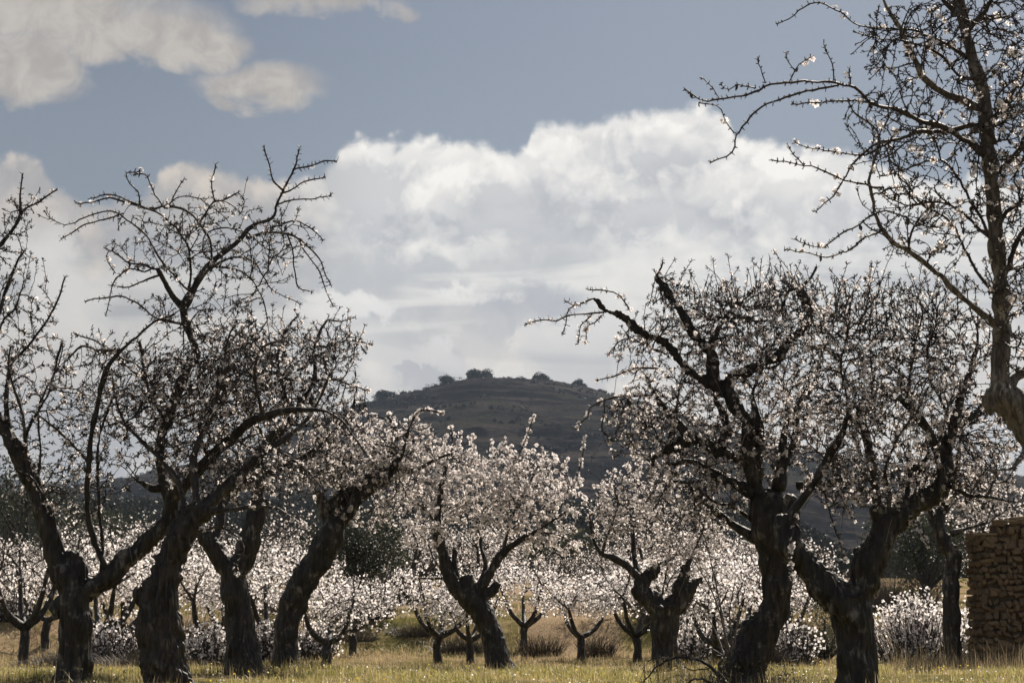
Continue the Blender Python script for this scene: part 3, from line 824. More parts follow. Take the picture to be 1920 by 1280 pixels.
    t.limb(B, [(296, 505, 3), (270, 497, 3), (245, 495, 2.7), (225, 482, 2.5), (205, 470, 2), (200, 480, 1.5), (215, 510, 1.4)])
    t.limb(B, [(300, 515, 3), (268, 527, 2.4), (240, 537, 2), (212, 534, 1.5)])
    t.limb(B, [(288, 500, 2.5), (270, 508, 2.4), (240, 503, 2.2), (215, 520, 2), (205, 545, 1.7), (198, 590, 1.3)])
    t.limb(B, [(385, 512, 3), (420, 490, 3), (455, 486, 2.6), (480, 500, 2.3), (497, 525, 2), (510, 545, 1.8), (540, 560, 1.5), (562, 570, 1.2)])
    t.limb(B, [(395, 500, 2.6), (440, 505, 2.5), (475, 530, 2.2), (492, 555, 2), (500, 590, 1.7)])
    t.limb(B, [(400, 492, 2.4), (380, 470, 2.2), (385, 440, 2), (420, 430, 2), (465, 440, 2), (490, 460, 1.7), (510, 470, 1.5)])
    # the heavy bough to the right
    t.limb(B, [(320, 935, 13), (350, 904, 12), (391, 859, 11), (432, 821, 10), (463, 794, 9), (494, 780, 8), (529, 770, 7), (570, 766, 5), (605, 767, 4), (640, 785, 3), (665, 815, 2.4), (700, 870, 2)], dz=0, end=-1.2)
    t.limb(B, [(496, 780, 5), (484, 745, 4.5), (477, 711, 4), (479, 690, 4), (487, 660, 3.5), (501, 645, 3), (540, 640, 2)])
    t.limb(B, [(392, 858, 4.5), (380, 830, 3.5), (372, 800, 3)])
    t.limb(B, [(303, 915, 8), (285, 915, 7), (268, 905, 5), (250, 895, 3)])
    t.limb(B, [(315, 790, 5), (296, 770, 4), (278, 735, 4), (270, 690, 3.5), (262, 640, 3)])
    t.limb(B, [(325, 750, 4), (300, 730, 3.5), (255, 700, 3), (200, 650, 2.4), (140, 625, 2)])
    t.limb(B, [(345, 610, 3), (300, 600, 2.6), (262, 570, 2.4), (230, 555, 2.2), (190, 560, 2), (160, 565, 1.6)])
    t.limb(B, [(440, 820, 4), (470, 840, 3), (520, 845, 3), (560, 870, 2.5), (610, 920, 2)])
    R = t.rng
    tg = blob_targets(R, 24, mult=1.3, blobs=[(370, 455, 180, 90, 240), (370, 585, 130, 45, 90), (470, 500, 100, 70, 50), (250, 760, 175, 125, 820), (400, 700, 130, 110, 430), (30, 680, 90, 190, 330), (45, 400, 55, 45, 40), (10, 480, 40, 60, 40), (440, 860, 120, 70, 170), (130, 900, 120, 80, 220), (540, 440, 60, 60, 26)])
    t.grow(tg, up=.14)
    z0 = P(0, 760, 24)[2]
    t.shoots(80, .18, .6, lambda p: p[:, 2] > z0, .35)
    t.finish()
    t.build('far left old almond tree, its tall twisted bough rising highest over the left side', G_NEAR, 1856, .026, hang=34, nbranch=70,
            bfun=by_height(24, 420, 900, .30), relief=(.03, 0.023), huskn=14)

def tree_cracked():
    t = Tree(23.2, 12); T, B = 'T', 'B'
    t.limb(T, [(325, 1365, 62), (318, 1310, 48), (308, 1240, 45), (298, 1175, 41), (300, 1115, 33), (316, 1062, 27), (333, 1018, 26), (348, 985, 26), (368, 964, 22), (388, 956, 16)])
    t.limb(T, [(292, 1190, 22), (278, 1145, 16), (268, 1118, 14), (266, 1103, 10)])
    t.limb(T, [(350, 1330, 22), (340, 1250, 16), (326, 1170, 14), (312, 1110, 12)])
    t.limb(T, [(345, 985, 18), (352, 962, 14), (345, 945, 8)])
    t.limb(B, [(372, 965, 9), (368, 920, 8), (363, 880, 7), (372, 830, 6), (395, 780, 5), (410, 720, 5), (420, 670, 4), (430, 630, 3), (445, 600, 2)], end=.5)
    t.limb(B, [(380, 958, 12), (405, 930, 12), (440, 900, 11), (465, 872, 9), (490, 850, 7), (520, 830, 6), (560, 800, 5), (590, 760, 4), (620, 700, 3)], end=.9)
    t.limb(B, [(388, 957, 8), (430, 952, 5), (480, 945, 4), (520, 950, 3), (560, 975, 2.4), (580, 1000, 2)], end=-.8)
    t.limb(B, [(350, 960, 7), (330, 900, 6), (290, 850, 5), (240, 800, 4), (215, 740, 3), (210, 690, 2)], end=.8)
    t.limb(B, [(345, 985, 4), (380, 990, 3), (420, 985, 3), (460, 1020, 2), (440, 1070, 2), (470, 1080, 1.5)], end=-1)
    R = t.rng
    tg = blob_targets(R, 23.6, mult=1.15, blobs=[(400, 760, 150, 130, 520), (480, 900, 120, 60, 200), (360, 880, 70, 60, 90), (450, 660, 90, 60, 120)])
    t.grow(tg, up=.12); t.finish()
    t.build('thick leaning almond trunk second from the left, its bark deeply cracked and catching the sun', G_NEAR, 1470, .026, bark=M_BARK2, hang=24, nbranch=45, relief=(.03, 0.049), voxel=.016)

def tree_forked_left():
    t = Tree(29.5, 13); T, B = 'T', 'B'
    t.limb(T, [(462, 1285, 46), (458, 1255, 38), (455, 1215, 32), (446, 1150, 28), (438, 1095, 27), (441, 1065, 25)])
    t.limb(T, [(440, 1075, 24), (462, 1035, 22), (472, 1000, 21), (480, 968, 20), (481, 935, 14), (486, 895, 13), (487, 855, 11), (501, 831, 11), (529, 804, 9)])
    t.limb(T, [(432, 1078, 19), (412, 1045, 18), (395, 1020, 17), (378, 1000, 14), (365, 988, 8)])
    t.limb(T, [(478, 975, 16), (492, 950, 12), (494, 935, 7)])
    t.limb(B, [(529, 804, 9), (546, 783, 7), (566, 752, 6), (588, 714, 5), (587, 663, 4), (597, 629, 4), (613, 600, 3)])
    t.limb(B, [(613, 600, 2.5), (640, 602, 2), (665, 595, 1.3)])
    t.limb(B, [(592, 650, 3), (620, 650, 2.6), (650, 640, 2.3), (672, 640, 2), (696, 645, 1.3)])
    t.limb(B, [(588, 714, 4), (620, 712, 3), (655, 720, 2.4), (690, 732, 1.5)])
    t.limb(B, [(395, 1020, 9), (412, 980, 8), (416, 945, 10), (443, 914, 11), (474, 890, 8), (490, 850, 6)])
    t.limb(B, [(486, 895, 7), (540, 870, 7), (580, 850, 5), (615, 820, 4), (650, 780, 3)])
    t.limb(B, [(501, 831, 6), (470, 780, 5), (440, 730, 4), (425, 680, 3), (440, 630, 3), (480, 600, 2)])
    t.limb(B, [(546, 783, 5), (530, 720, 4.5), (520, 670, 4), (535, 620, 3), (560, 590, 2)])
    R = t.rng
    tg = blob_targets(R, 29.5, mult=1.5, blobs=[(540, 700, 130, 95, 720), (600, 780, 100, 70, 260), (460, 760, 120, 100, 330), (640, 650, 52, 40, 90), (600, 880, 80, 50, 120)])
    t.grow(tg, up=.14); z0 = P(0, 680, 29.5)[2]; t.shoots(60, .2, .5, lambda p: p[:, 2] > z0, .4); t.finish(.005)
    t.build('upright almond tree third from the left with a forked top above a smooth dark trunk', G_NEAR, 2470, .028, hang=24, nbranch=50, bfun=by_height(29.5, 600, 860, .4), relief=(.025, 0.020), spurlen=(.04, .075))

def tree_leaning():
    t = Tree(32.0, 14); T, B = 'T', 'B'
    t.limb(T, [(533, 1275, 34), (535, 1245, 28), (535, 1210, 25), (541, 1160, 25), (558, 1112, 26), (585, 1065, 27), (612, 1022, 27), (625, 985, 24), (622, 962, 16)])
    t.limb(T, [(620, 985, 15), (610, 955, 12), (602, 935, 11), (590, 918, 6)])
    t.limb(T, [(632, 990, 16), (656, 950, 15), (680, 925, 14), (705, 905, 12), (732, 885, 10)])
    t.limb(T, [(548, 1165, 14), (537, 1140, 13), (530, 1128, 8)])
    t.limb(B, [(612, 952, 11), (650, 925, 11), (690, 900, 10), (715, 872, 9), (735, 840, 7), (738, 800, 5), (728, 780, 4)])
    t.limb(B, [(732, 885, 9), (752, 850, 6), (768, 800, 4), (790, 770, 3), (830, 775, 2)])
    t.limb(B, [(690, 900, 6), (670, 850, 5), (655, 800, 4), (665, 750, 3)])
    t.limb(B, [(732, 885, 6), (780, 880, 5), (820, 860, 4), (850, 850, 3)])
    t.limb(B, [(590, 920, 4), (570, 890, 3.5), (560, 850, 3), (570, 810, 2)])
    t.limb(B, [(578, 1080, 5), (565, 1062, 3.5), (545, 1052, 3)])
    t.limb(B, [(625, 965, 6), (640, 900, 5), (620, 850, 4), (615, 800, 3)])
    R = t.rng
    tg = blob_targets(R, 32, mult=1.3, blobs=[(690, 850, 120, 75, 620), (740, 890, 60, 70, 200), (620, 880, 80, 60, 180), (770, 830, 60, 50, 120), (690, 960, 80, 35, 80)])
    t.grow(tg, up=.12); t.finish(.0052)
    t.build('almond tree leaning right like a bent arm, left of the white blossoming centre tree', G_NEAR, 5037, .028, tuft=2, spur=1.0, hang=22, nbranch=40, relief=(.03, 0.020), spurlen=(.04, .07))

def tree_centre():
    t = Tree(35.0, 15); T, B = 'T', 'B'
    t.limb(T, [(938, 1262, 34), (933, 1238, 27), (922, 1190, 23), (903, 1150, 22), (878, 1119, 22), (856, 1100, 17), (840, 1072, 12), (831, 1041, 10), (821, 998, 8), (821, 963, 7), (827, 915, 6)])
    t.limb(T, [(882, 1125, 17), (878, 1100, 15), (874, 1078, 12)])
    t.limb(T, [(890, 1128, 17), (898, 1106, 12), (919, 1072, 8.5), (942, 1037, 7), (973, 1014, 6), (1001, 998, 5)])
    t.limb(T, [(900, 1122, 10), (922, 1108, 9), (934, 1090, 7)])
    t.limb(B, [(860, 1095, 9), (851, 1060, 6), (853, 1030, 5)])
    t.limb(B, [(827, 915, 5), (800, 903, 3), (765, 896, 2)])
    t.limb(B, [(827, 912, 5), (840, 870, 4), (850, 830, 3), (845, 800, 2)])
    t.limb(B, [(1001, 998, 4.5), (1040, 975, 3.5), (1080, 950, 2.5)])
    t.limb(B, [(899, 1098, 6), (911, 1057, 5), (903, 1029, 4.5), (899, 1002, 4), (890, 950, 3), (905, 890, 2.5), (935, 840, 2)])
    t.limb(B, [(829, 1084, 4), (805, 1084, 3), (778, 1084, 2.4)])
    t.limb(B, [(830, 1072, 3.4), (813, 1049, 2.6), (798, 1014, 2.2), (778, 990, 1.8)])
    t.limb(B, [(942, 1037, 4), (960, 970, 3.5), (985, 920, 3), (1010, 870, 2)])
    t.limb(B, [(973, 1014, 4), (1020, 1000, 3), (1060, 1010, 2.4), (1085, 1040, 2)])
    t.limb(B, [(950, 890, 2.5), (975, 850, 2), (990, 815, 1.8), (1000, 780, 1.4)])
    t.limb(B, [(1050, 940, 2.5), (1080, 900, 2.2), (1090, 860, 2), (1096, 820, 1.5)])
    t.limb(B, [(821, 985, 4), (790, 950, 3), (760, 930, 2.4), (745, 880, 2)])
    R = t.rng
    tg = blob_targets(R, 35, mult=1.1, blobs=[(900, 930, 165, 80, 700), (820, 890, 85, 75, 230), (1010, 930, 95, 75, 330), (1030, 1010, 75, 60, 120), (800, 990, 60, 45, 70), (960, 870, 110, 30, 110)])
    t.grow(tg, up=.16); z0 = P(0, 880, 35)[2]; t.shoots(60, .15, .42, lambda p: p[:, 2] > z0, .5); t.finish(.0042)
    t.build('almond tree in full white blossom in the middle below the hill', G_NEAR, 8800, .031, tuft=2, spur=1.0, hang=8, nbranch=40, relief=(.02, 0.017), spurlen=(.03, .06), cluster=(1, 5))

def tree_stump():
    t = Tree(33.5, 16); T, B = 'T', 'B'
    t.limb(T, [(1254, 1262, 34), (1251, 1234, 28), (1246, 1190, 26), (1246, 1155, 29), (1246, 1134, 36)])
    t.limb(T, [(1238, 1150, 22), (1222, 1128, 20), (1205, 1110, 18), (1192, 1098, 12)])
    t.limb(T, [(1200, 1108, 15), (1210, 1085, 16), (1224, 1072, 12), (1232, 1060, 7)])
    t.limb(T, [(1250, 1148, 22), (1272, 1128, 20), (1290, 1108, 16), (1306, 1092, 9), (1320, 1084, 5)])
    t.limb(T, [(1275, 1125, 15), (1276, 1098, 14), (1284, 1075, 11), (1285, 1058, 7)])
    t.limb(B, [(1203, 1088, 8), (1180, 1065, 8), (1150, 1045, 7), (1125, 1035, 5), (1110, 1000, 4), (1105, 950, 3)])
    t.limb(B, [(1197, 1080, 6), (1189, 1045, 5.5), (1186, 1000, 5), (1184, 960, 4), (1190, 920, 3), (1200, 880, 2)])
    t.limb(B, [(1186, 985, 3), (1215, 982, 3), (1235, 972, 2)])
    t.limb(B, [(1286, 1065, 6), (1300, 1035, 4), (1318, 990, 3), (1330, 950, 2)])
    t.limb(B, [(1236, 1130, 3), (1246, 1090, 2.5), (1256, 1045, 2.3), (1262, 1000, 2)])
    t.limb(B, [(1228, 1070, 3), (1240, 1052, 3), (1255, 1055, 2)])
    t.limb(B, [(1130, 1038, 4), (1140, 1000, 3), (1160, 950, 2.5), (1150, 910, 2)])
    R = t.rng
    tg = blob_targets(R, 33.5, mult=1.35, blobs=[(1200, 950, 95, 75, 420), (1300, 1010, 80, 75, 260), (1250, 1040, 70, 40, 90), (1130, 960, 45, 60, 90)])
    t.grow(tg, up=.2); z0 = P(0, 930, 33.5)[2]; t.shoots(40, .2, .5, lambda p: p[:, 2] > z0, .4); t.finish(.0042)
    t.build('squat knobbly almond stump with thin blossoming shoots, right of the white centre tree', G_NEAR, 4368, .028, tuft=2, spur=1.0, hang=14, nbranch=40, relief=(.05, 0.023), spurlen=(.03, .06))

def tree_gnarled():
    t = Tree(25.0, 17); T, B = 'T', 'B'
    t.limb(T, [(1385, 1330, 62), (1392, 1275, 46), (1407, 1223, 38), (1429, 1180, 33), (1450, 1135, 30), (1457, 1092, 32), (1460, 1055, 36), (1456, 1022, 42), (1450, 985, 43), (1440, 950, 38), (1424, 925, 24)])
    t.limb(T, [(1370, 1330, 30), (1366, 1270, 24), (1380, 1225, 16), (1396, 1195, 14)])
    t.limb(T, [(1475, 1000, 22), (1482, 960, 18), (1478, 930, 12)])
    t.limb(T, [(1424, 935, 19), (1410, 890, 14), (1402, 850, 13.5), (1401, 815, 13), (1400, 790, 13), (1380, 765, 14), (1367, 734, 11), (1362, 715, 11)])
    t.limb(T, [(1404, 862, 13), (1369, 852, 12), (1337, 840, 11), (1316, 827, 10), (1291, 827, 12), (1266, 837, 12), (1244, 848, 10)])
    t.limb(T, [(1362, 722, 10), (1372, 705, 10), (1400, 696, 10), (1431, 681, 9), (1462, 666, 9), (1482, 636, 8), (1512, 615, 8), (1520, 596, 6.5), (1516, 574, 6), (1501, 551, 6), (1499, 538, 5)])
    t.limb(T, [(1366, 738, 10), (1345, 727, 9), (1328, 716, 9), (1299, 701, 8), (1276, 679, 8), (1257, 651, 8), (1235, 637, 8), (1201, 622, 7), (1182, 604, 6.5), (1164, 590, 5.5), (1137, 583, 4.5), (1122, 566, 4.2), (1111, 559, 3.5)])
    t.limb(T, [(1350, 742, 9), (1338, 700, 9), (1332, 662, 9), (1317, 646, 9), (1299, 624, 8), (1280, 589, 8), (1261, 559, 7), (1242, 532, 6), (1230, 517, 5)])
    t.limb(B, [(1499, 540, 4.5), (1516, 525, 4), (1531, 500, 3)])
    t.limb(B, [(1332, 655, 7), (1344, 622, 6), (1357, 602, 5), (1372, 580, 3)])
    t.limb(B, [(1111, 559, 2.3), (1081, 570, 2), (1059, 564, 1.5)])
    t.limb(B, [(1134, 585, 2.5), (1100, 589, 2.2), (1072, 592, 2), (1047, 602, 2), (1014, 600, 1.8), (987, 607, 1.4)])
    t.limb(B, [(1110, 588, 1.8), (1088, 612, 1.6), (1084, 645, 1.2)])
    t.limb(B, [(1081, 570, 1.7), (1065, 585, 1.6), (1055, 625, 1.2)])
    t.limb(B, [(1130, 590, 1.8), (1115, 605, 1.6), (1100, 612, 1.4), (1098, 640, 1.2)])
    t.limb(B, [(1180, 580, 2), (1160, 552, 2), (1130, 543, 2), (1103, 543, 1.4)])
    t.limb(B, [(1353, 838, 10), (1366, 809, 9), (1359, 790, 9), (1355, 771, 7), (1340, 750, 5)])
    t.limb(B, [(1291, 822, 8), (1275, 796, 8), (1253, 777, 7), (1235, 750, 6), (1222, 728, 5), (1212, 705, 3)])
    t.limb(B, [(1412, 925, 12), (1381, 909, 11), (1350, 896, 10), (1325, 880, 8), (1297, 865, 6), (1260, 870, 4)])
    t.limb(B, [(1415, 1012, 9), (1403, 1000, 9), (1369, 977, 8), (1337, 952, 8), (1312, 927, 7), (1287, 905, 6), (1262, 900, 4), (1230, 905, 3)])
    t.limb(B, [(1410, 975, 5), (1375, 950, 4.5), (1345, 942, 4), (1315, 922, 3)])
    t.limb(B, [(1455, 880, 12), (1487, 840, 8), (1494, 815, 8), (1497, 765, 7), (1531, 712, 5), (1537, 671, 4), (1550, 640, 3), (1600, 600, 2)])
    t.limb(B, [(1460, 920, 14), (1465, 880, 11), (1467, 843, 8), (1472, 809, 7), (1480, 750, 4), (1470, 720, 3)])
    t.limb(B, [(1420, 900, 11), (1421, 850, 9), (1424, 800, 8), (1414, 760, 6), (1412, 734, 4), (1430, 690, 3)])
    t.limb(B, [(1244, 848, 6), (1225, 859, 5), (1222, 885, 3)])
    t.limb(B, [(1495, 910, 8), (1520, 907, 6.5), (1545, 908, 7), (1582, 900, 7), (1626, 894, 5)], end=-.4)
    t.limb(B, [(1250, 837, 3), (1262, 790, 2.6), (1272, 740, 2.4), (1282, 715, 2)])
    t.limb(B, [(1397, 800, 2.5), (1430, 840, 2), (1460, 905, 2)], end=-.9)
    t.limb(B, [(1230, 518, 3), (1240, 500, 2.4), (1243, 487, 1.8)])
    t.limb(B, [(1235, 690, 3), (1190, 690, 2.5), (1150, 705, 2), (1120, 712, 1.5)])
    t.limb(B, [(1225, 740, 3), (1180, 742, 2.5), (1140, 748, 2), (1112, 760, 1.8), (1100, 780, 1.6), (1080, 802, 1.3)])
    t.limb(B, [(1240, 660, 2.6), (1200, 645, 2.4), (1165, 640, 2), (1140, 665, 1.4)])
    R = t.rng
    tg = blob_targets(R, 25, mult=1.55, blobs=[(1400, 640, 165, 110, 700), (1330, 600, 140, 70, 260), (1470, 590, 100, 70, 240), (1260, 780, 115, 100, 420), (1200, 650, 60, 60, 90), (1400, 830, 130, 80, 330),
                              (1300, 920, 110, 80, 300), (1480, 760, 70, 100, 180), (1180, 800, 55, 60, 90), (1260, 560, 50, 45, 50)])
    t.grow(tg, up=.16); z0 = P(0, 600, 25)[2]; t.shoots(120, .12, .5, lambda p: p[:, 2] > z0, .35); t.finish(.0042)
    t.build('big gnarled almond tree with one bare crooked arm reaching left toward the hill', G_NEAR, 5256, .027, hang=40, nbranch=80, bfun=by_height(25, 480, 800, .30),
            relief=(.05, 0.026), huskn=10)

def tree_right_fork():
    t = Tree(22.8, 18); T, B = 'T', 'B'
    t.limb(T, [(1615, 1370, 70), (1610, 1310, 46), (1607, 1270, 40), (1604, 1201, 37), (1597, 1157, 40), (1588, 1118, 44)])
    t.limb(T, [(1592, 1130, 36), (1551, 1100, 33), (1525, 1076, 31), (1503, 1055, 29), (1484, 1035, 27), (1478, 1000, 22), (1474, 965, 18)])
    t.limb(T, [(1600, 1125, 34), (1617, 1092, 29), (1626, 1052, 32), (1647, 1022, 30), (1664, 988, 28), (1696, 962, 26), (1726, 939, 23), (1755, 920, 20), (1770, 895, 17), (1769, 869, 16), (1768, 848, 15), (1776, 832, 13)])
    t.limb(T, [(1632, 1062, 20), (1614, 1040, 15), (1606, 1026, 7)])
    t.limb(T, [(1660, 985, 18), (1648, 965, 14), (1642, 950, 9)])
    t.limb(B, [(1775, 835, 13), (1784, 807, 11), (1803, 788, 10), (1831, 777, 9), (1856, 766, 7), (1880, 735, 5)], end=.6)
    t.limb(B, [(1786, 800, 10), (1797, 766, 9), (1804, 735, 8), (1812, 710, 6), (1820, 685, 5), (1826, 654, 4), (1829, 616, 3), (1822, 590, 2)])
    t.limb(B, [(1765, 860, 10), (1752, 832, 9), (1745, 810, 9), (1726, 788, 8), (1707, 766, 7.5), (1693, 752, 7)])
    t.limb(B, [(1693, 754, 5), (1688, 742, 6), (1682, 750, 5)])
    t.limb(B, [(1650, 955, 10), (1645, 935, 9), (1637, 888, 9), (1629, 841, 9), (1619, 794, 8), (1614, 772, 7), (1606, 762, 5)])
    t.limb(B, [(1614, 775, 6), (1632, 762, 5), (1634, 700, 3), (1634, 640, 2.5), (1632, 590, 2)])
    t.limb(B, [(1480, 970, 8), (1530, 900, 8), (1551, 862, 9), (1562, 840, 8), (1580, 810, 6), (1590, 760, 4), (1580, 690, 3), (1590, 620, 2)])
    t.limb(B, [(1690, 962, 7), (1700, 930, 6), (1707, 888, 5), (1735, 863, 4.5), (1740, 840, 3)])
    t.limb(B, [(1660, 980, 6), (1668, 930, 5), (1660, 880, 4), (1680, 820, 3), (1720, 770, 2.5)])
    t.limb(B, [(1768, 905, 6), (1810, 925, 5), (1850, 935, 4), (1900, 940, 3)], end=-.6)
    t.limb(B, [(1755, 840, 4), (1770, 800, 3.5), (1778, 760, 3)])
    t.limb(B, [(1700, 757, 4), (1705, 700, 3), (1715, 640, 2.5), (1730, 590, 2)])
    t.limb(B, [(1785, 812, 5), (1770, 760, 4), (1745, 710, 3.5), (1740, 650, 3), (1760, 600, 2)])
    t.limb(B, [(1690, 945, 3), (1720, 985, 2.4), (1740, 1020, 1.8)], end=-.7)
    t.limb(B, [(1545, 920, 3), (1560, 970, 2.4), (1580, 1020, 2), (1585, 1050, 1.5)], end=-.8)
    t.limb(B, [(1490, 960, 3), (1482, 1040, 2.4), (1484, 1090, 2)], end=-1)
    R = t.rng
    tg = blob_targets(R, 22.8, mult=1.6, blobs=[(1690, 730, 165, 130, 900), (1620, 620, 140, 70, 360), (1560, 780, 90, 110, 330), (1780, 640, 90, 90, 220), (1620, 900, 130, 70, 330), (1800, 880, 110, 75, 330), (1880, 800, 90, 80, 150), (1700, 550, 140, 40, 90)])
    t.grow(tg, up=.16); z0 = P(0, 640, 22.8)[2]; t.shoots(110, .15, .5, lambda p: p[:, 2] > z0, .35); t.finish(.0040)
    t.build('stout almond tree on the right whose thick trunk splits low into a V', G_NEAR, 5247, .026, hang=44, nbranch=80, bfun=by_height(22.8, 520, 820, .30), relief=(.045, 0.026))

def tree_slim_right():
    t = Tree(38.0, 19); T, B = 'T', 'B'
    t.limb(T, [(1787, 1250, 22), (1786, 1220, 17.5), (1785, 1167, 17), (1782, 1108, 16), (1785, 1063, 15), (1788, 1042, 16), (1772, 1020, 14), (1763, 1000, 12), (1760, 975, 11), (1770, 950, 10)])
    t.limb(T, [(1766, 1000, 9), (1752, 975, 8), (1745, 962, 6)])
    t.limb(B, [(1770, 952, 9), (1777, 920, 7), (1790, 880, 6), (1800, 840, 4), (1805, 800, 3)])
    t.limb(B, [(1782, 1000, 7), (1800, 995, 5), (1822, 988, 4.5), (1855, 978, 3)])
    t.limb(B, [(1746, 964, 5), (1735, 930, 4), (1715, 900, 3), (1700, 870, 2)])
    R = t.rng
    tg = blob_targets(R, 38, mult=1.2, blobs=[(1790, 890, 110, 75, 420), (1860, 940, 70, 45, 130), (1730, 940, 50, 40, 60)])
    t.grow(tg, up=.16); t.finish(.0050)
    t.build('slim crooked almond tree with a dark bare trunk just left of the stone wall', G_NEAR, 2592, .028, hang=14, nbranch=30, relief=(.03, 0.017), spurlen=(.03, .06))

def tree_near_right():
    t = Tree(15.0, 20); T, B = 'T', 'B'; t.STEP = .05
    t.limb(T, [(2110, 1460, 90), (2090, 1385, 64), (2075, 1200, 58), (2050, 1050, 50), (2010, 920, 46), (1965, 835, 42), (1920, 782, 38), (1888, 750, 36), (1868, 738, 29), (1858, 728, 20)])
    t.limb(T, [(1872, 770, 18), (1858, 752, 18), (1850, 738, 10)])
    t.limb(T, [(1884, 755, 22), (1877, 720, 20), (1877, 690, 17), (1877, 650, 16)])
    t.limb(B, [(1877, 655, 16), (1878, 600, 15.5), (1876, 540, 15), (1872, 480, 15), (1866, 420, 14.5), (1860, 360, 14), (1855, 300, 13.5), (1850, 240, 13), (1845, 195, 13), (1832, 150, 12), (1820, 110, 11), (1812, 70, 10), (1802, 30, 10), (1797, -20, 9), (1790, -90, 7)], end=0)
    t.limb(B, [(1842, 203, 9), (1807, 187, 8), (1768, 172, 7), (1737, 148, 6.5), (1721, 121, 6), (1709, 94, 5.5), (1686, 51, 5), (1662, 15, 4), (1650, -20, 3)], end=-.3)
    t.limb(B, [(1850, 292, 7), (1838, 281, 7), (1807, 258, 6), (1768, 234, 6), (1729, 223, 5), (1690, 205, 5), (1651, 191, 4.5), (1612, 168, 4), (1572, 156, 3.5), (1526, 153, 3), (1487, 155, 3), (1440, 162, 3), (1393, 180, 2.7), (1338, 189, 2.4), (1311, 190, 2), (1284, 168, 1.8)], end=-.8)
    t.limb(B, [(1572, 158, 3), (1514, 167, 3), (1467, 182, 2.7), (1424, 199, 2.6), (1397, 227, 2.4), (1377, 254, 2.2), (1369, 289, 2), (1334, 304, 1.8)], end=-.4)
    t.limb(B, [(1640, 190, 2.8), (1592, 187, 2.5), (1533, 191, 2.3), (1487, 195, 1.8)])
    t.limb(B, [(1310, 195, 1.6), (1345, 199, 1.5), (1362, 227, 1.5), (1377, 250, 1.6)])
    t.limb(B, [(1415, 166, 1.8), (1385, 160, 1.6), (1369, 168, 1.5), (1352, 158, 1.3)])
    t.limb(B, [(1350, 188, 1.5), (1336, 168, 1.3), (1318, 147, 1.2)])
    t.limb(B, [(1480, 155, 1.6), (1500, 125, 1.5), (1520, 108, 1.3)])
    t.limb(B, [(1492, 135, 1.4), (1476, 118, 1.3), (1474, 100, 1.2)])
    t.limb(B, [(1594, 163, 2), (1592, 140, 1.8), (1593, 128, 1.4)])
    t.limb(B, [(1563, 155, 1.7), (1560, 120, 1.6), (1545, 82, 1.2)])
    t.limb(B, [(1434, 155, 1.5), (1424, 130, 1.4), (1421, 112, 1.1)])
    t.limb(B, [(1865, 270, 7), (1840, 235, 6), (1776, 246, 5.4), (1729, 250, 5), (1694, 262, 4.5), (1655, 273, 4), (1623, 289, 3), (1596, 309, 2.6), (1580, 336, 2.3), (1557, 363, 2), (1530, 396, 1.5)], end=-.7)
    t.limb(B, [(1655, 352, 3.2), (1631, 347, 3), (1580, 332, 2.6), (1533, 314, 2.5), (1494, 308, 2), (1446, 300, 1.6)])
    t.limb(B, [(1651, 274, 3), (1620, 290, 2.5), (1596, 289, 2.2), (1545, 280, 2), (1514, 277, 1.8), (1492, 268, 1.4)])
    t.limb(B, [(1508, 309, 1.7), (1487, 290, 1.5), (1477, 270, 1.2)])
    t.limb(B, [(1868, 610, 8), (1832, 582, 6.5), (1795, 555, 6.2), (1755, 515, 5.5), (1721, 488, 5.2), (1682, 457, 5), (1655, 426, 4.6), (1643, 383, 4.4), (1635, 344, 4), (1643, 305, 3.5), (1655, 273, 3.2), (1640, 240, 2.6), (1612, 220, 2.4), (1590, 190, 2)], end=-.6)
    t.limb(B, [(1655, 430, 3), (1612, 449, 2.7), (1572, 472, 2.4), (1533, 477, 2), (1471, 468, 1.4)], end=-.9)
    t.limb(B, [(1647, 397, 3), (1612, 422, 2.4), (1572, 445, 2.2), (1533, 464, 1.8), (1492, 449, 1.3)], end=-1)
    t.limb(B, [(1869, 455, 5), (1830, 420, 4.5), (1790, 390, 4), (1750, 380, 3.4), (1700, 385, 2.6), (1650, 360, 2)], end=.5)
    t.limb(B, [(1866, 470, 5), (1840, 400, 4), (1800, 330, 3.4), (1760, 300, 3), (1700, 320, 2.4), (1650, 330, 1.8)])
    t.limb(B, [(1872, 560, 6), (1820, 500, 4), (1780, 420, 3.4), (1730, 380, 3), (1690, 330, 2.4)], end=.5)
    t.limb(B, [(1860, 330, 6), (1900, 290, 6), (1940, 230, 5), (1980, 150, 4)])
    t.limb(B, [(1850, 240, 6), (1890, 190, 5), (1930, 120, 4), (1950, 40, 3)])
    t.limb(B, [(1803, 30, 6), (1770, 0, 5), (1740, -40, 3)])
    t.limb(B, [(1812, 60, 6), (1850, 20, 5), (1880, -40, 3)])
    t.limb(B, [(1820, 110, 5), (1780, 80, 4), (1730, 60, 3.4), (1680, 50, 2.8), (1620, 45, 2), (1570, 20, 2), (1530, 5, 2), (1490, 30, 1.6), (1458, 45, 1.2)])
    t.limb(B, [(1832, 150, 5), (1790, 140, 4), (1750, 100, 3.4), (1700, 75, 2.6), (1650, 70, 2), (1600, 60, 1.6)])
    t.limb(B, [(1880, 520, 6), (1910, 450, 5), (1950, 380, 4)])
    t.limb(B, [(1880, 745, 13), (1905, 710, 10), (1950, 690, 8), (2000, 640, 6)])
    t.limb(B, [(1875, 420, 5), (1910, 380, 4.5), (1960, 370, 4)])
    t.limb(B, [(1940, 800, 8), (1915, 850, 6), (1890, 880, 4), (1850, 880, 3)], end=-.5)
    R = t.rng
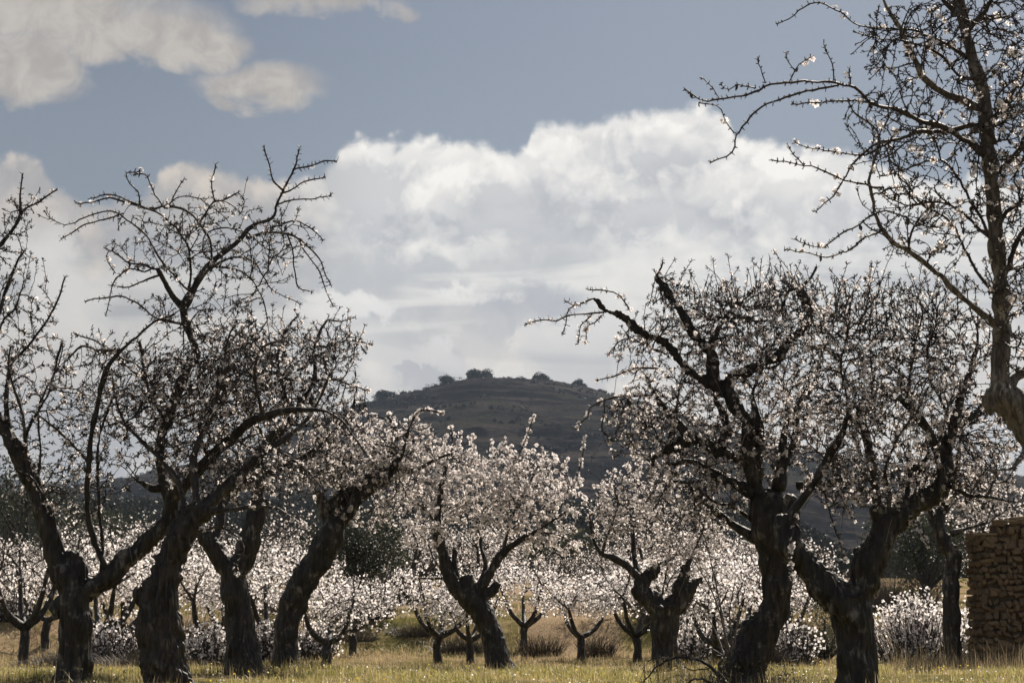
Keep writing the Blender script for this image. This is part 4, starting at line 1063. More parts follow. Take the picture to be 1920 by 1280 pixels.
    tg = blob_targets(R, 14.8, mult=1.75, blobs=[(1730, 250, 150, 130, 230, 0, .8), (1720, 80, 130, 80, 170, 0, .7), (1880, 230, 80, 240, 420, 0, .9), (1740, 410, 110, 90, 130, 0, .7), (1900, 560, 60, 160, 120, 0, .7), (1830, 20, 120, 70, 120, 0, .7), (1960, 350, 90, 300, 160, 0, .9)])
    t.grow(tg, bf=.22, up=.10, droop=.03, tmax=2.0); t.shoots(45, .12, .32, None, 1.2); t.finish(.0034)
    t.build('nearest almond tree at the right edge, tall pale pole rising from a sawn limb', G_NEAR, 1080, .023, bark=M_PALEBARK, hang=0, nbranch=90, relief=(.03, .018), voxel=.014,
            indiv=190, huskn=60, spurlen=(.015, .035), cluster=(2, 5), bfun=lambda p: .35 + .65 * sst(p[:, 0], P(1600, 0, 15)[0], P(1900, 0, 15)[0]))

tree_far_left(); tree_cracked(); tree_forked_left(); tree_leaning(); tree_centre(); tree_stump(); tree_gnarled(); tree_right_fork(); tree_slim_right(); tree_near_right()

# ------------------------------------------------------------------ almond trees behind
def small_tree_proto(seed, H=3.0, spread=2.2, N=330, blossoms=2600, br=.045, lean=0.0, haze_=False):
    """smaller almond tree, generated in its own frame; returns root Empty at the origin"""
    t = Tree(50.0, seed); R = t.rng
    th = H * R.uniform(.24, .32)
    def L3(kind, pts): t.add(kind, np.array(pts, float))
    L3('T', [(0, 0, -.25, .17), (.02 * H, 0, th * .5, .13), (lean * .3, .02, th, .12)])
    nf = int(R.integers(3, 5)); a0 = R.uniform(0, 6.28)
    for i in range(nf):
        a = a0 + i * 6.28 / nf + R.uniform(-.4, .4); r = spread * R.uniform(.35, .5)
        e = np.array((math.cos(a) * r + lean * .5, math.sin(a) * r, th + (H - th) * R.uniform(.38, .55)))
        s0 = np.array((lean * .3, .02, th - .08)); m = s0 + (e - s0) * .45 + np.array((math.cos(a) * .12, math.sin(a) * .12, -.12))
        L3('T', [(*s0, .10), (*m, .075), (*e, .045)])
        for k in range(2):
            a2 = a + R.uniform(-.9, .9); r2 = spread * R.uniform(.6, .95)
            e2 = np.array((math.cos(a2) * r2 * .9 + lean, math.sin(a2) * r2 * .9, th + (H - th) * R.uniform(.6, .95)))
            m2 = e + (e2 - e) * .5 + R.normal(0, .1, 3); L3('B', [(*e, .04), (*m2, .025), (*e2, .012)])
    tg = []
    for q in range(5):
        m_ = N // 5; u = nrm(R.normal(size=(m_, 3))) * (R.random(m_) ** .45)[:, None]; aa = q * 1.257 + R.uniform(-.4, .4); rr = spread * R.uniform(.25, .62)
        c = np.array((lean * .6 + math.cos(aa) * rr, math.sin(aa) * rr, th + (H - th) * R.uniform(.38, .72)))
        tg.append(c + u * np.array((spread * R.uniform(.4, .62), spread * R.uniform(.4, .62), (H - th) * R.uniform(.26, .42))))
    tg = np.vstack(tg)
    tg = tg[tg[:, 2] > th * .75]
    t.grow(tg, up=.18); t.shoots(90, .15, .4, None, .8); t.finish(.0075)
    n = len(t.P); g = np.arange(t.m0, n)
    e = bpy.data.objects.new('almond_tree', None); COL.objects.link(e)
    parts = [capped_tube(c_[:, :3], c_[:, 3], 9, .3, seed * 1.1) for c_, _ in t.tl]
    V, Fs = cat(parts); obj('trunk', mesh_np('trunk', V, Fs, [M_BARK], smooth=True), e)
    rp = t.PAR[g]; mcont = t.mc[rp] == g; Ta = np.where(mcont[:, None], t.T[rp], t.T[g]); Ta = np.where((np.abs(Ta).sum(1) > 0)[:, None], Ta, t.T[g])
    parts = [edges_mesh(t.P[rp], t.P[g], np.minimum(t.R_[rp], t.R_[g] * 1.12), t.R_[g], Ta, t.T[g], 3)]
    parts += [simple_tube(c_[:, :3], c_[:, 3], 5) for c_, _ in t.bl]
    V, Fs = cat(parts); tag(obj('twig', mesh_np('twig', V, Fs, [M_TWIG]), e), kind='stuff')
    if blossoms:
        ci = R.choice(g, blossoms); pos = t.P[ci] + R.normal(0, .05, (blossoms, 3))
        tag(obj('blossom', flowers_mesh(pos, None, br, simple=True), e), kind='stuff')
    return e

PROTOS = []
for sd_, H_, sp_, nb_, ln_ in ((41, 2.7, 1.9, 2000, .2), (42, 3.1, 2.2, 2400, -.3), (43, 2.5, 1.7, 1600, .5), (44, 3.4, 2.4, 2700, 0), (45, 3.0, 2.1, 700, .2), (46, 2.9, 2.1, 2100, -.1)):
    PROTOS.append(small_tree_proto(sd_, H_, sp_, 620, nb_, .036, ln_))
for sd_, H_, sp_, nb_, ln_ in ((61, 2.2, 2.3, 1300, .6), (62, 3.6, 2.0, 1100, .3), (63, 2.7, 2.7, 900, -.7), (64, 3.1, 2.3, 350, .2), (65, 2.6, 2.2, 1500, -.2), (66, 3.3, 2.7, 700, .5), (67, 2.4, 1.9, 1200, 0)):
    PROTOS.append(small_tree_proto(sd_, H_, sp_, 900, nb_, .036, ln_))
USED = set()
def place_small(kind, x, y, rz, sc, label, group, scz=None):
    p = PROTOS[kind]
    o = p if kind not in USED else copy_tree(p); USED.add(kind)
    o.location = (x, y, float(terrain(x, y)) - .02); o.rotation_euler = (0, 0, rz); o.scale = (sc, sc, scz or sc)
    tag(o, label, 'tree', group); return o

MID = 'small blossoming almond trees in front of the bank'
mid = [(0, 45, 47, 0.5, .95, 'small dark-stemmed almond tree at the left edge, left of the far left trunk', 4, 1.25),
       (2, 612, 46, 1.2, .92, 'small almond tree with a forked leaning stem, seen under the arm of the leaning tree', 2, None),
       (3, 822, 50, 2.2, .82, 'small blossom tree in front of the brushy bank, left of the centre trunk', 1, None),
       (1, 884, 49, 3.6, .74, 'small almond tree half hidden directly behind the centre trunk', 0, None),
       (4, 1088, 52, 5.0, .82, 'small blossom tree before the bare soil slope, first to the right of the centre trunk', 5, None),
       (5, 1191, 51, 0.1, .85, 'small blossom tree just left of the knobbly stump', 3, None),
       (6, 1345, 46, 4.2, .95, 'dark-stemmed small almond tree between the knobbly stump and the gnarled trunk', 2, None),
       (7, 380, 48, 2.8, .95, 'sprawling blossom tree behind the gap between the cracked and the forked trunks', 5, None),
       (8, 235, 55, 1.9, .9, 'pale blossom tree between the far left trunk and the cracked trunk', 3, None)]
mid += [(9, 190, 50, 4.4, 1.05, 'blossom tree low behind the right arm of the far left tree', 1, None), (10, 505, 52, 5.2, 1.0, 'blossom tree filling the gap between forked and leaning trunks', 3, None),
        (11, 430, 56, 0.6, 1.0, 'blossom tree partly hidden behind the forked trunk', 0, None), (12, 665, 56, 3.0, .9, 'blossom tree right of the leaning tree, before the dark oak', 0, None),
        (13, 1290, 55, 1.0, .95, 'blossom tree behind the right arm of the knobbly stump', 1, None), (14, 985, 58, 2.5, .85, 'blossom tree behind the right arm of the centre tree', 3, None),
        (15, 1395, 52, 2.0, 1.0, 'blossom tree low behind the gnarled trunk, left side', 5, None), (16, 1470, 56, 3.4, .95, 'blossom tree low between gnarled trunk and V tree', 0, None),
        (17, 90, 58, 3.9, .95, 'pale blossom tree between the left edge tree and the far left trunk', 5, None)]
for _, px, Y, rz, sc, lab, kd, sz in mid:
    p = P(px, 1110, Y); place_small(kd, p[0], Y, rz, sc, lab, MID, sz)

def blossom_bush(px, Y, w, h, label, n=6400, mat_flow=True):
    """wide blossom thicket down to the ground"""
    p = P(px, 1110, Y); base = (p[0], Y, float(terrain(p[0], Y)))
    e = empty('blossom_thicket', base, label, 'bush'); stems = []; pos = []
    for i in range(int(60 + 75 * w)):
        a = rng.uniform(0, 6.28); r = rng.random() ** .6; tip = np.array((math.cos(a) * r * w / 2, math.sin(a) * r * w * .35, h * (1 - .45 * r * r) * rng.uniform(.7, 1.05)))
        b0 = tip * np.array((.55, .55, 0)) + rng.normal(0, .05, 3) * np.array((1, 1, 0)); md = (b0 + tip) / 2 + rng.normal(0, .12, 3)
        c = catmull(np.array([(*b0, .016), (*md, .011), (*tip, .005)]), .15); stems.append(simple_tube(c[:, :3], c[:, 3], 4)); pos.append(c[1:, :3])
    V, Fs = cat(stems); tag(obj('twig', mesh_np('twig', V, Fs, [M_TWIG]), e), kind='stuff')
    pos = np.vstack(pos); q = pos[rng.integers(0, len(pos), n)] + rng.normal(0, .10, (n, 3)); q = q[q[:, 2] > .03]
    tag(obj('blossom', flowers_mesh(q, None, .040, simple=True), e), kind='stuff')
blossom_bush(1715, 50, 3.0, 1.9, 'wide white blossom thicket reaching the ground between the V tree and the slim dark trunk', 4200)
blossom_bush(1835, 52, 1.6, 1.7, 'narrow blossom thicket squeezed between the slim trunk and the stone wall', 2200)

for px, Y, w, h, lab, n in ((205, 48, 2.2, 1.3, 'low blossom tangle behind the right limb of the far left tree', 1300), (275, 56, 2.4, 1.3, 'low blossom tangle just left of the cracked trunk', 1200), (400, 47, 1.8, 1.2, 'low blossom tangle left of the forked trunk', 1300),
                            (505, 50, 1.3, 1.1, 'low blossom tangle right of the forked trunk', 800), (590, 53, 1.6, 1.0, 'low blossom tangle right of the leaning trunk', 900), (680, 62, 2.6, 1.2, 'low blossom tangle on the bank under the dark oak', 900),
                            (1300, 48, 1.6, 1.3, 'low blossom tangle right of the knobbly stump', 1000), (1365, 55, 2.0, 1.3, 'low blossom tangle left of the gnarled trunk', 1100), (1480, 48, 1.8, 1.2, 'low blossom tangle between the gnarled trunk and the V tree', 900), (20, 60, 2.4, 1.2, 'low blossom tangle at the left edge of the field', 900)):
    blossom_bush(px, Y, w, h, lab, n)

# dark evergreens and shrubs of the middle distance
def at(px, Y): p = P(px, 1110, Y); return (p[0], Y, float(terrain(p[0], Y)) - .05)
evergreen('holm_oak', at(665, 66), 3.4, 3.5, 'dark evergreen oak behind the trunk of the leaning almond tree', 'oak tree', clumps=34, npc=210, leaf=.11)
evergreen('holm_oak', at(1735, 88), 5.0, 4.7, 'broad dark evergreen oak behind the slim trunk near the stone wall', 'oak tree', clumps=40, npc=200, leaf=.13, trunk_h=.1)
evergreen('holm_oak', at(1045, 92), 3.6, 3.2, 'dark evergreen oak low behind the right side of the white centre tree', 'oak tree', clumps=26, npc=170, leaf=.13)
evergreen('holm_oak', at(45, 120), 8.5, 8.4, 'tall dark evergreen oak far off at the left edge behind the pale limb', 'oak tree', clumps=40, npc=190, leaf=.18, trunk_h=.12)
evergreen('holm_oak', at(205, 140), 6.5, 6.2, 'dark evergreen oak on the left horizon, right of the tallest one', 'oak tree', clumps=30, npc=160, leaf=.18, trunk_h=.12)
evergreen('holm_oak', at(1865, 75), 3.2, 4.3, 'dark evergreen oak rising behind the stone wall', 'oak tree', clumps=26, npc=150, leaf=.12)
evergreen('evergreen_bush', at(1545, 50), 2.3, 1.62, 'speckled grey green bush under the left arm of the V tree', 'bush', M_SHRUB, 26, 190, .055, .06)
evergreen('evergreen_bush', at(1440, 53), 1.9, 1.3, 'grey green bush behind the gnarled trunk', 'bush', M_SHRUB, 20, 150, .055, .06)
evergreen('evergreen_bush', at(700, 63), 1.5, .62, 'low dark bush lying on top of the bank', 'bush', M_SHRUB, 14, 120, .06, .05)

def brush(name, px, Y, w, h, label, n=900, dark=False, cat_='bush'):
    p = at(px, Y); e = empty(name, p, label, cat_)
    a = rng.uniform(0, 6.28, n); r = rng.random(n) ** .5 * w / 2; b0 = np.stack((np.cos(a) * r, np.sin(a) * r * .8, np.zeros(n)), 1)
    d = nrm(np.stack((np.cos(a) * r * 1.0 + rng.normal(0, .15, n) * w, np.sin(a) * r * .8 + rng.normal(0, .15, n) * w, np.full(n, h)), 1))
    L = h * rng.uniform(.4, 1.1, n); mid_ = b0 + d * L[:, None] * .5 + rng.normal(0, .03, (n, 3)); tip = mid_ + nrm(d + rng.normal(0, .35, (n, 3))) * L[:, None] * .5
    q = np.full(n, .007)
    V, Fs = cat([edges_mesh(b0, mid_, q, q * .8, d, d, 3), edges_mesh(mid_, tip, q * .8, q * .3, d, d, 3)])
    tag(obj('twig', mesh_np('twig', V, Fs, [M_TWIG if dark else M_BRUSH]), e), kind='stuff')
for a in ((330, 60, 2.4, 1.1, 'dry brown bush between the cracked and forked trunks'), (260, 44, 1.3, .62, 'tangled dry brush right of the far left trunk'),
          (100, 42, 1.2, .5, 'low dry brush at the foot of the small left edge tree'), (1015, 56, 1.1, .75, 'feathery brown bush right of the centre trunk'),
          (1120, 54, .8, .7, 'feathery brown bush beside the small blossom tree on bare soil'), (1680, 66, 2.6, 1.9, 'bare grey brown bush above the white thicket left of the slim trunk'),
          (1590, 70, 3.0, 1.7, 'bare brown bush in the V of the right tree'), (730, 80, 2.4, 2.2, 'bare reddish brown tree top left of the centre tree'),
          (1420, 45, 1.0, .8, 'dry brush at the back of the gnarled trunk'), (860, 57, 1.2, .6, 'dry brush on the bank left of the centre trunk'), (560, 58, 1.2, .6, 'dry brush on the left end of the bank')):
    brush('dry_bush', *a, n=380 if 'feathery' in a[4] else 900, dark=a[1] > 62)
for a in ((180, 47, 2.0, .8, 'dark thicket behind the far left trunk'), (400, 52, 1.8, .9, 'dark thicket behind the forked trunk, left side'), (640, 60, 2.0, .5, 'dry brush on the bank below the dark oak'),
          (780, 61, 1.4, .5, 'dry brush on the bank left of the small blossom tree'), (1310, 50, 1.4, 1.0, 'dark thicket right of the knobbly stump'), (1490, 54, 1.8, .9, 'dark thicket right of the gnarled trunk'), (1270, 60, 2.4, 1.6, 'bare dark bush over the knobbly stump'), (1180, 75, 2.6, 2.2, 'bare dark bush above the small tree left of the stump'), (500, 66, 2.4, 1.4, 'bare dark bush between forked and leaning trees')):
    brush('dark_bush', *a, n=800, dark=a[1] > 70 or a[1] < 56)

# orchard rows beyond
ROWS = 'almond trees in rows up the slope behind'
k = 0
ROWED = []
LAND = [(0, 'the left edge oak'), (140, 'the far left trunk'), (310, 'the cracked trunk'), (450, 'the forked trunk'), (580, 'the leaning tree'), (700, 'the reddish bare tree'), (830, 'the left arm of the centre tree'), (920, 'the centre trunk'),
        (1020, 'the right arm of the centre tree'), (1120, 'the gap left of the stump'), (1250, 'the knobbly stump'), (1350, 'the gap right of the stump'), (1440, 'the gnarled trunk'), (1600, 'the V tree'), (1790, 'the slim trunk'), (1900, 'the stone wall')]
ORD = dict(zip((64, 73, 84, 98, 116, 138, 160), 'first second third fourth fifth sixth last'.split()))
for Yr, stp in ((64, 4.0), (73, 4.2), (84, 4.6), (98, 5.0), (116, 5.6), (138, 6.2), (160, 7.0)):
    half = Yr * .30; x = -half + rng.uniform(0, 3)
    while x < half:
        px = 960 + x / Yr * F; y = Yr + rng.uniform(-4.5, 4.5); xx = x + rng.uniform(-1, 1); x += stp * rng.uniform(.5, 1.15)
        if 1480 < px < 1800 and Yr > 60: continue
        if (300 < px < 420 and Yr < 120) or (480 < px < 575 and Yr < 100) or (590 < px < 730 and Yr < 70): continue
        if 700 < px < 860 and Yr < 70: continue
        if 1000 < px < 1150 and Yr < 70: continue
        kd = int(rng.integers(6, 13))
        ROWED.append((Yr, px, place_small(kd, xx, y, rng.uniform(0, 6.28), rng.uniform(.68, 1.32), ('sparsely flowering' if kd in (9, 11) else 'blossoming') + ' almond tree, ' + ORD[Yr] + ' row upslope, behind ' + min(LAND, key=lambda q: abs(q[0] - px))[1], ROWS)))

by = {}
for Yr, px, o in ROWED: by.setdefault(o['label'], []).append((px, o))
for lab, l in by.items():
    if len(l) > 1:
        l.sort(key=lambda q: q[0])
        for i, (px, o) in enumerate(l): o['label'] = lab.replace(' upslope', '') + ', ' + (('left one', 'right one') if len(l) == 2 else ('left one', 'middle one', 'right one', 'rightmost one'))[min(i, 3)]

# far woods as one mass: lower slopes
def far_woods():
    n = 2400; Y = rng.uniform(175, 470, n); px = rng.uniform(-120, 2040, n); x = (px - 960) / F * Y
    z = terrain(x, Y); hgt = rng.uniform(2.2, 5.0, n) * np.where(px > 1440, .6, 1.0)
    keep = np.array([fbm(a, b_, .012, 31, 3) for a, b_ in zip(x, Y)]) > -.10
    x, Y, z, hgt = x[keep], Y[keep], z[keep], hgt[keep]
    C = np.stack((x, Y, z + hgt * .45), 1)
    V, Fl = leaf_cloud(C, hgt * .55, 60, .75, .85, .5)
    tag(obj('far_woodland', mesh_np('far_woodland', V, [Fl], [M_OAKFAR])), 'dark woodland covering the low slopes before the hill', 'woodland', kind='stuff')
far_woods()

# ------------------------------------------------------------------ stone wall of the ruined hut
def stone_mat(name, c1, c2, c3):
    m, b, out = new_mat(name); tc = b.n('ShaderNodeTexCoord'); oi = b.n('ShaderNodeObjectInfo')
    n1 = b.noise(tc.outputs['Object'], 9, 7, .65); n2 = b.noise(tc.outputs['Object'], 40, 4, .6)
    c = b.mix(b.ss(n1, .35, .65), c1, c2); c = b.mix(b.m('MULTIPLY', oi.outputs['Random'], .8), c, c3)
    c = b.mix(b.ss(n2, .6, .75), c, b.mul(c, .5))
    d = b.n('ShaderNodeBsdfDiffuse'); b.put(d.inputs[0], c); bp = b.n('ShaderNodeBump'); bp.inputs['Strength'].default_value = .8; bp.inputs['Distance'].default_value = .02
    b.put(bp.inputs['Height'], b.m('ADD', n1, n2)); b.put(d.inputs['Normal'], bp.outputs[0]); b.put(out.inputs[0], d.outputs[0]); return m
M_STONE = stone_mat('rough_stone', (.085, .066, .048), (.21, .165, .12), (.24, .175, .115))
M_CORE = stone_mat('wall_core', (.07, .053, .038), (.13, .098, .068), (.09, .068, .045))
M_SLAB = stone_mat('slab_stone', (.28, .23, .17), (.36, .31, .24), (.30, .24, .17))

def stone_wall():
    Y = 37.5; k = Y / F; x0 = P(1846, 1110, Y)[0]; x1 = x0 + 2.6; gz = float(terrain(x0, Y)) - .15
    top = P(960, 1002, Y)[2]
    e = empty('stone_wall', (x0, Y, gz), 'rough dry stone wall of a ruined hut at the right edge', 'wall')
    def topz(x):  # relative height: steps up to the right under slabs
        return top - gz + (.26 if x > .30 else 0.0) + .03 * math.sin(x * 9)
    # core behind the stones, with depth
    import bmesh
    bm = bmesh.new()
    def box(a, c, b0, b1, c0, c1):
        vs = [bm.verts.new((x, y, z)) for x in (a, c) for y in (b0, b1) for z in (c0, c1)]
        for f in ((0, 1, 3, 2), (4, 6, 7, 5), (0, 4, 5, 1), (2, 3, 7, 6), (0, 2, 6, 4), (1, 5, 7, 3)): bm.faces.new([vs[i] for i in f])
    box(.06, .30, .07, .62, 0, topz(0) - .06); box(.303, 1.04, .07, .62, 0, topz(1) - .06); box(.06, .55, .623, 1.2, 0, topz(0) - .06)
    me = bpy.data.meshes.new('core'); bm.to_mesh(me); bm.free(); me.materials.append(M_CORE); obj('core', me, e)
    protos = []
    for i in range(10):
        bm = bmesh.new(); bmesh.ops.create_icosphere(bm, subdivisions=1, radius=.60)
        for v in bm.verts: v.co = Vector([math.copysign(min(abs(q) ** .55 * .58, .48), q) for q in v.co]) + Vector(rng.normal(0, .07, 3)); 
        me = bpy.data.meshes.new('stone'); bm.to_mesh(me); bm.free(); me.materials.append(M_STONE)
        me.polygons.foreach_set('use_smooth', np.zeros(len(me.polygons), bool)); protos.append(me)
    def stone(x, y, z, w, d_, h):
        o = obj('stone', protos[int(rng.integers(10))], e); o.location = (x, y, z); o.scale = (w * 1.0, d_, h * 1.0)
        o.rotation_euler = (rng.normal(0, .12), rng.normal(0, .25), rng.normal(0, .12))
    n = 0
    z = .05
    while z < topz(1) - .02:                                  # the face toward us
        h = rng.uniform(.10, .17); x = rng.uniform(-.05, .02)
        while x < .95:
            w = rng.choice((.09, .12, .15, .18, .24)) * rng.uniform(.8, 1.15)
            if z + h * .5 < topz(x + w / 2):
                hh = h * rng.choice((.7, .9, 1.0, 1.35)); stone(x + w / 2, .045 + rng.uniform(-.045, .035), z + h / 2 + rng.normal(0, .028), w * 1.2, .20, hh * 1.22); n += 1
            x += w * .97
        z += h * .95
    z = .05
    while z < topz(0) - .02:                                  # the return face along the hut
        h = rng.uniform(.10, .18); y = .17
        while y < 1.15:
            w = rng.uniform(.16, .32)
            if n < 296: stone(.02 + rng.uniform(-.025, .025), y + w / 2, z + h / 2, .2, w * 1.15, h * 1.15); n += 1
            y += w * .97
        z += h * .95
    sl = bpy.data.meshes.new('slab'); bm = bmesh.new(); bmesh.ops.create_cube(bm, size=1.0); bmesh.ops.bevel(bm, geom=bm.edges[:], offset=.06, segments=1, affect='EDGES')
    for v in bm.verts: v.co += Vector(rng.normal(0, .02, 3))
    bm.to_mesh(sl); bm.free(); sl.materials.append(M_SLAB)
    for (x, z, w, h, r) in ((.10, topz(0) + .005, .36, .035, .02), (.50, topz(1) + .0, .42, .04, .03), (.86, topz(1) + .04, .46, .035, -.1), (.78, topz(1) + .075, .46, .03, -.14)):
        o = obj('slab', sl, e); o.location = (x, .22, z); o.scale = (w, .55, h); o.rotation_euler = (rng.normal(0, .03), r, rng.normal(0, .1))
    return x0, Y
stone_wall()

# ------------------------------------------------------------------ grass, stalks, flowers, fallen wood
def grass():
    def blades(x, y, h, w, cols, name, label, lean=.35, cat_='grass'):
        n = len(x); z = terrain(x, y) - .01; a = rng.uniform(0, 6.28, n)
        d = np.stack((np.cos(a), np.sin(a), np.zeros(n)), 1); s = np.stack((-np.sin(a), np.cos(a), np.zeros(n)), 1)
        l = lean * rng.random(n)[:, None] * h[:, None]; b0 = np.stack((x, y, z), 1)
        m = b0 + np.array((0, 0, .55)) * h[:, None] + d * l * .35; t = b0 + np.array((0, 0, 1.)) * h[:, None] * (1 - .25 * rng.random(n))[:, None] + d * l * 1.2
        w_ = w[:, None]
        V = np.stack((b0 - s * w_, b0 + s * w_, m + s * w_ * .75, t, m - s * w_ * .75), 1).reshape(-1, 3)
        o = (np.arange(n) * 5)[:, None]; Fq = np.concatenate((o, o + 1, o + 2, o + 4), 1); Ft = np.concatenate((o + 4, o + 2, o + 3), 1)
        me = mesh_np(name, V, [Fq, Ft], [M_GRASS], col=np.repeat(cols, 5, 0)); tag(obj(name, me), label, cat_, kind='stuff')
    def pts(n, y0, y1, p=1.0):
        y = y0 + (y1 - y0) * rng.random(n) ** p; x = rng.uniform(-.31, .31, n) * y; return x, y
    def patch(x, y, sc, seed): return np.array([fbm(float(a), float(c), sc, seed, 3) for a, c in zip(x, y)])
    n = 130000; x, y = pts(n, 17, 44, 1.1); f = patch(x, y * .35, .7, 5.0); keep = f > rng.uniform(-.35, .12, n); x, y, f = x[keep], y[keep], f[keep]; n = len(x)
    green = np.array((.19, .195, .05)); lime = np.array((.46, .40, .13)); straw = np.array((.55, .44, .22)); k = rng.random(n)[:, None]
    g = green * k + lime * (1 - k); dry = (rng.random(n) < .34 + .5 * sst(y, 34, 44) - f * .5)[:, None]
    blades(x, y, rng.uniform(.05, .15, n) * (1 + 1.0 * np.clip(f, 0, 1)), rng.uniform(.0035, .007, n), np.where(dry, straw * (.6 + .6 * k), g), 'meadow_grass', 'yellow green grass of the meadow in front', .8)
    n = 9000; x, y = pts(n, 19, 55); k = rng.random(n)[:, None]
    blades(x, y, rng.uniform(.12, .34, n), rng.uniform(.0018, .0035, n), np.array((.45, .36, .20)) * (.5 + .8 * k), 'dry_stalks', 'dry pale stalks standing above the grass', .35)
    n = 26000; x, y = pts(n, 42, 60); k = rng.random(n)[:, None]
    blades(x, y, rng.uniform(.05, .2, n), rng.uniform(.006, .012, n), np.array((.40, .31, .17)) * (.5 + .7 * k), 'straw_grass', 'straw coloured grass at the foot of the bank', .7)
    # rough vegetation on the bank and on the slope behind
    n = 36000; x, y = pts(n, 57, 72); f = patch(x, y, .5, 8.0)
    soil = (x / y > (985 - 960) / F) & (x / y < (1160 - 960) / F)
    keep = (f > rng.uniform(-.3, .2, n)) & ~(soil & (rng.random(n) < .93)); x, y = x[keep], y[keep]; n = len(x); k = rng.random(n)[:, None]; o = (rng.random(n) < .6)[:, None]
    blades(x, y, rng.uniform(.06, .32, n), rng.uniform(.010, .02, n), np.where(o, np.array((.16, .15, .06)), np.array((.36, .28, .15))) * (.6 + .7 * k), 'bank_scrub', 'olive and brown scrub covering the bank', .8, 'scrub')
    # tall dry grass before the wall and the slim trunk
    n = 1500; x = np.array([P(q, 1110, 35)[0] for q in rng.uniform(1690, 1935, n)]); y = rng.uniform(33.5, 37, n); k = rng.random(n)[:, None]
    blades(x, y, rng.uniform(.2, .62, n) * np.where(rng.random(n) < .3, 1.2, .7), rng.uniform(.003, .006, n), np.array((.27, .21, .12)) * (.5 + .7 * k), 'tall_dry_grass', 'tall dry grass before the stone wall', .5)
    for n, cx, cy, w, h in ((700, 1360, 25.5, .5, .5), (500, 150, 24.5, .35, .3), (400, 465, 29.5, .4, .3), (300, 535, 32, .35, .3), (300, 935, 35, .4, .3), (300, 1600, 23, .4, .25)):
        bx = P(cx, 1110, cy)[0]; x = bx + rng.normal(0, w, n); y = cy + rng.normal(-.15, w * .6, n); k = rng.random(n)[:, None]
        blades(x, y, rng.uniform(.1, h, n), rng.uniform(.003, .006, n), np.array((.19, .16, .07)) * (.4 + .8 * k), 'tuft_grass', 'rough tufts of grass and weeds at the foot of the trunk at x %s' % '', .6) if False else \
            blades(x, y, rng.uniform(.1, h, n), rng.uniform(.003, .006, n), np.array((.19, .16, .07)) * (.4 + .8 * k), 'weed_tufts', 'rough weeds growing round the foot of a trunk', .6)
    n = 2600; x, y = pts(n, 19, 46); z = terrain(x, y) + rng.uniform(.005, .10, n); pos = np.stack((x, y, z), 1)
    tag(obj('petal_glints', flowers_mesh(pos, None, .011, simple=True)), 'white petal flecks painting the bright sparkle in the grass', 'petals', kind='stuff')  # white flecks paint the specular speckle of the grass
    # small yellow and white meadow flowers
    n = 420; x, y = pts(n, 19, 40); z = terrain(x, y) + rng.uniform(.08, .18, n)
    pos = np.stack((x, y, z), 1); t = nrm(rng.normal(size=(n, 3))); b_ = nrm(np.cross(t, rng.normal(size=(n, 3)))); s = .016
    V = np.stack((pos - t * s, pos + b_ * s, pos + t * s, pos - b_ * s), 1).reshape(-1, 3)
    tag(obj('meadow_flowers', mesh_np('meadow_flowers', V, [np.arange(n * 4).reshape(-1, 4)], [M_YELLOW])), 'tiny yellow flowers dotted through the grass', 'flowers', kind='stuff')
grass()

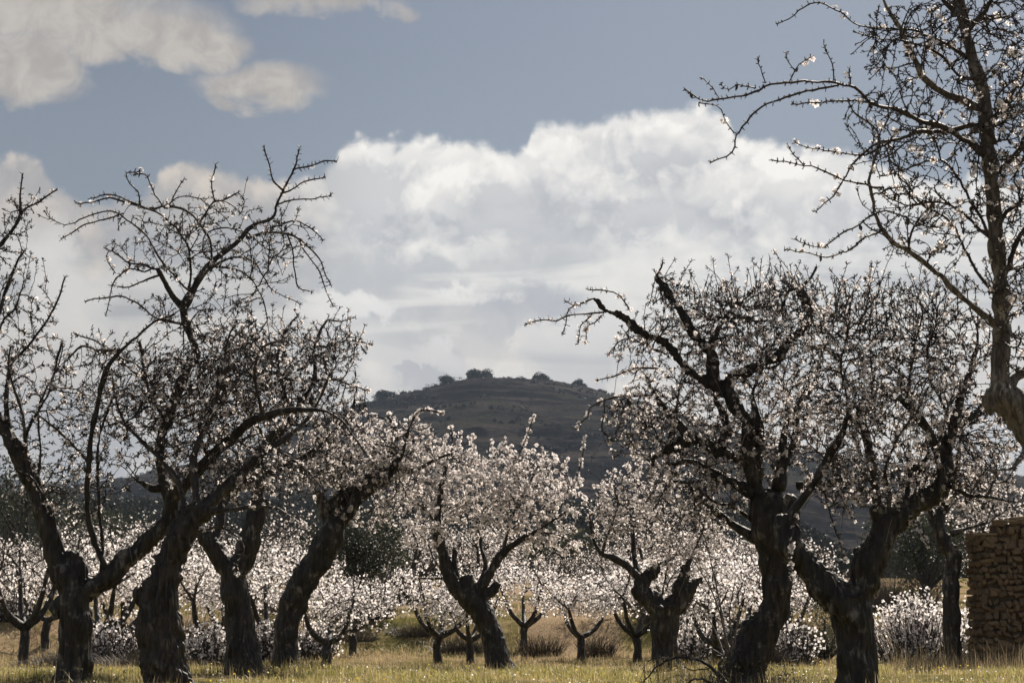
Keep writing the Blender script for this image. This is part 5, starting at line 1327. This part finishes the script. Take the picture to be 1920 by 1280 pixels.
def suckers():
    """shoots and bramble round the foot of the gnarled tree, and the arching fallen branch"""
    def stick(t, pts, mat=M_TWIG): 
        pass
    Y = 24.6
    e = empty('root_suckers', tuple(P(1360, 1290, Y)), 'thin upright shoots sprouting beside the foot of the gnarled tree', 'shoots')
    b0 = np.array(e.location)
    for pts in ([(1365, 1235), (1352, 1150), (1338, 1060)], [(1368, 1232), (1350, 1130), (1325, 1020), (1310, 980)], [(1374, 1225), (1368, 1150), (1380, 1080)], [(1362, 1240), (1340, 1180), (1312, 1140), (1290, 1130)],
                [(1370, 1228), (1340, 1120), (1300, 1050), (1268, 1010)], [(1375, 1220), (1385, 1150), (1400, 1090)], [(1366, 1236), (1330, 1215), (1300, 1228)]):
        c = catmull(np.array([(*(P(x, y, Y + rng.normal(0, .1)) - b0), r) for (x, y), r in zip(pts, np.linspace(.013, .004, len(pts)))]), .06)
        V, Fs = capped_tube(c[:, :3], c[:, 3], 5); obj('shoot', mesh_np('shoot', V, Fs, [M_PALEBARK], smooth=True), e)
    e = empty('fallen_branch', tuple(P(1205, 1290, 22.5)), 'dark fallen branch arching over the grass left of the gnarled trunk', 'branch'); b0 = np.array(e.location)
    for pts, r0 in (([(1350, 1268), (1320, 1242), (1285, 1232), (1255, 1236), (1225, 1255), (1200, 1290)], .022), ([(1345, 1285), (1310, 1272), (1290, 1278), (1270, 1300)], .016), ([(1290, 1233), (1280, 1218), (1262, 1212)], .009), ([(1255, 1237), (1235, 1232), (1215, 1238)], .008),
                    ([(1310, 1238), (1330, 1215), (1345, 1212)], .008), ([(1330, 1252), (1300, 1256), (1282, 1250)], .008)):
        c = catmull(np.array([(*(P(x, y, 22.5) - b0), r) for (x, y), r in zip(pts, np.linspace(r0, .006, len(pts)))]), .05); c[:, :3] += rng.normal(0, .006, (len(c), 3))
        V, Fs = capped_tube(c[:, :3], c[:, 3], 6); obj('twig', mesh_np('twig', V, Fs, [M_BARK], smooth=True), e)
    def bramble(px, Y, w, h, n, label):
        e = empty('bramble', at(px, Y), label, 'bush'); A, B, C = [], [], []
        pos = rng.normal(0, 1, (n, 3)) * np.array((w * .4, w * .3, 0)); d = nrm(rng.normal(size=(n, 3)) + np.array((0, 0, .9))); L = rng.uniform(.3, 1, n)[:, None] * h
        mid_ = pos + d * L * .6; tip = mid_ + nrm(d + rng.normal(0, .7, (n, 3))) * L * .6; q = np.full(n, .006)
        V, Fs = cat([edges_mesh(pos, mid_, q, q * .8, d, d, 3), edges_mesh(mid_, tip, q * .8, q * .4, d, d, 3)])
        tag(obj('twig', mesh_np('twig', V, Fs, [M_TWIG]), e), kind='stuff')
        V, Fl = leaf_cloud(np.vstack((mid_, tip)), np.full(2 * n, .05), 3, .035)
        tag(obj('leaf', mesh_np('leaf', V, [Fl], [M_SHRUB]), e), kind='stuff')
    bramble(1375, 24.2, 1.1, .38, 260, 'leafy bramble round the foot of the gnarled tree')
    bramble(120, 23.2, .6, .32, 90, 'small bramble at the foot of the far left tree')
    bramble(455, 28.8, .5, .25, 60, 'small weedy clump before the forked trunk')
    bramble(1480, 24.2, .9, .25, 90, 'low bramble between the gnarled trunk and the V tree')
suckers()

# ------------------------------------------------------------------ air
def haze():
    m, b, out = new_mat('haze'); pv = b.n('ShaderNodeVolumePrincipled')
    pv.inputs['Color'].default_value = (.62, .78, 1, 1); pv.inputs['Density'].default_value = .00008
    b.t.links.new(pv.outputs[0], out.inputs['Volume'])
    a, c = np.array((-13000, -9500, -25.0)), np.array((13000, 12500, 330.0))
    V = [(x, y, z) for x in (a[0], c[0]) for y in (a[1], c[1]) for z in (a[2], c[2])]
    Fs = np.array([(0, 1, 3, 2), (4, 6, 7, 5), (0, 4, 5, 1), (2, 3, 7, 6), (0, 2, 6, 4), (1, 5, 7, 3)])
    tag(obj('haze', mesh_np('haze', V, [Fs], [m])), kind='stuff')
haze()
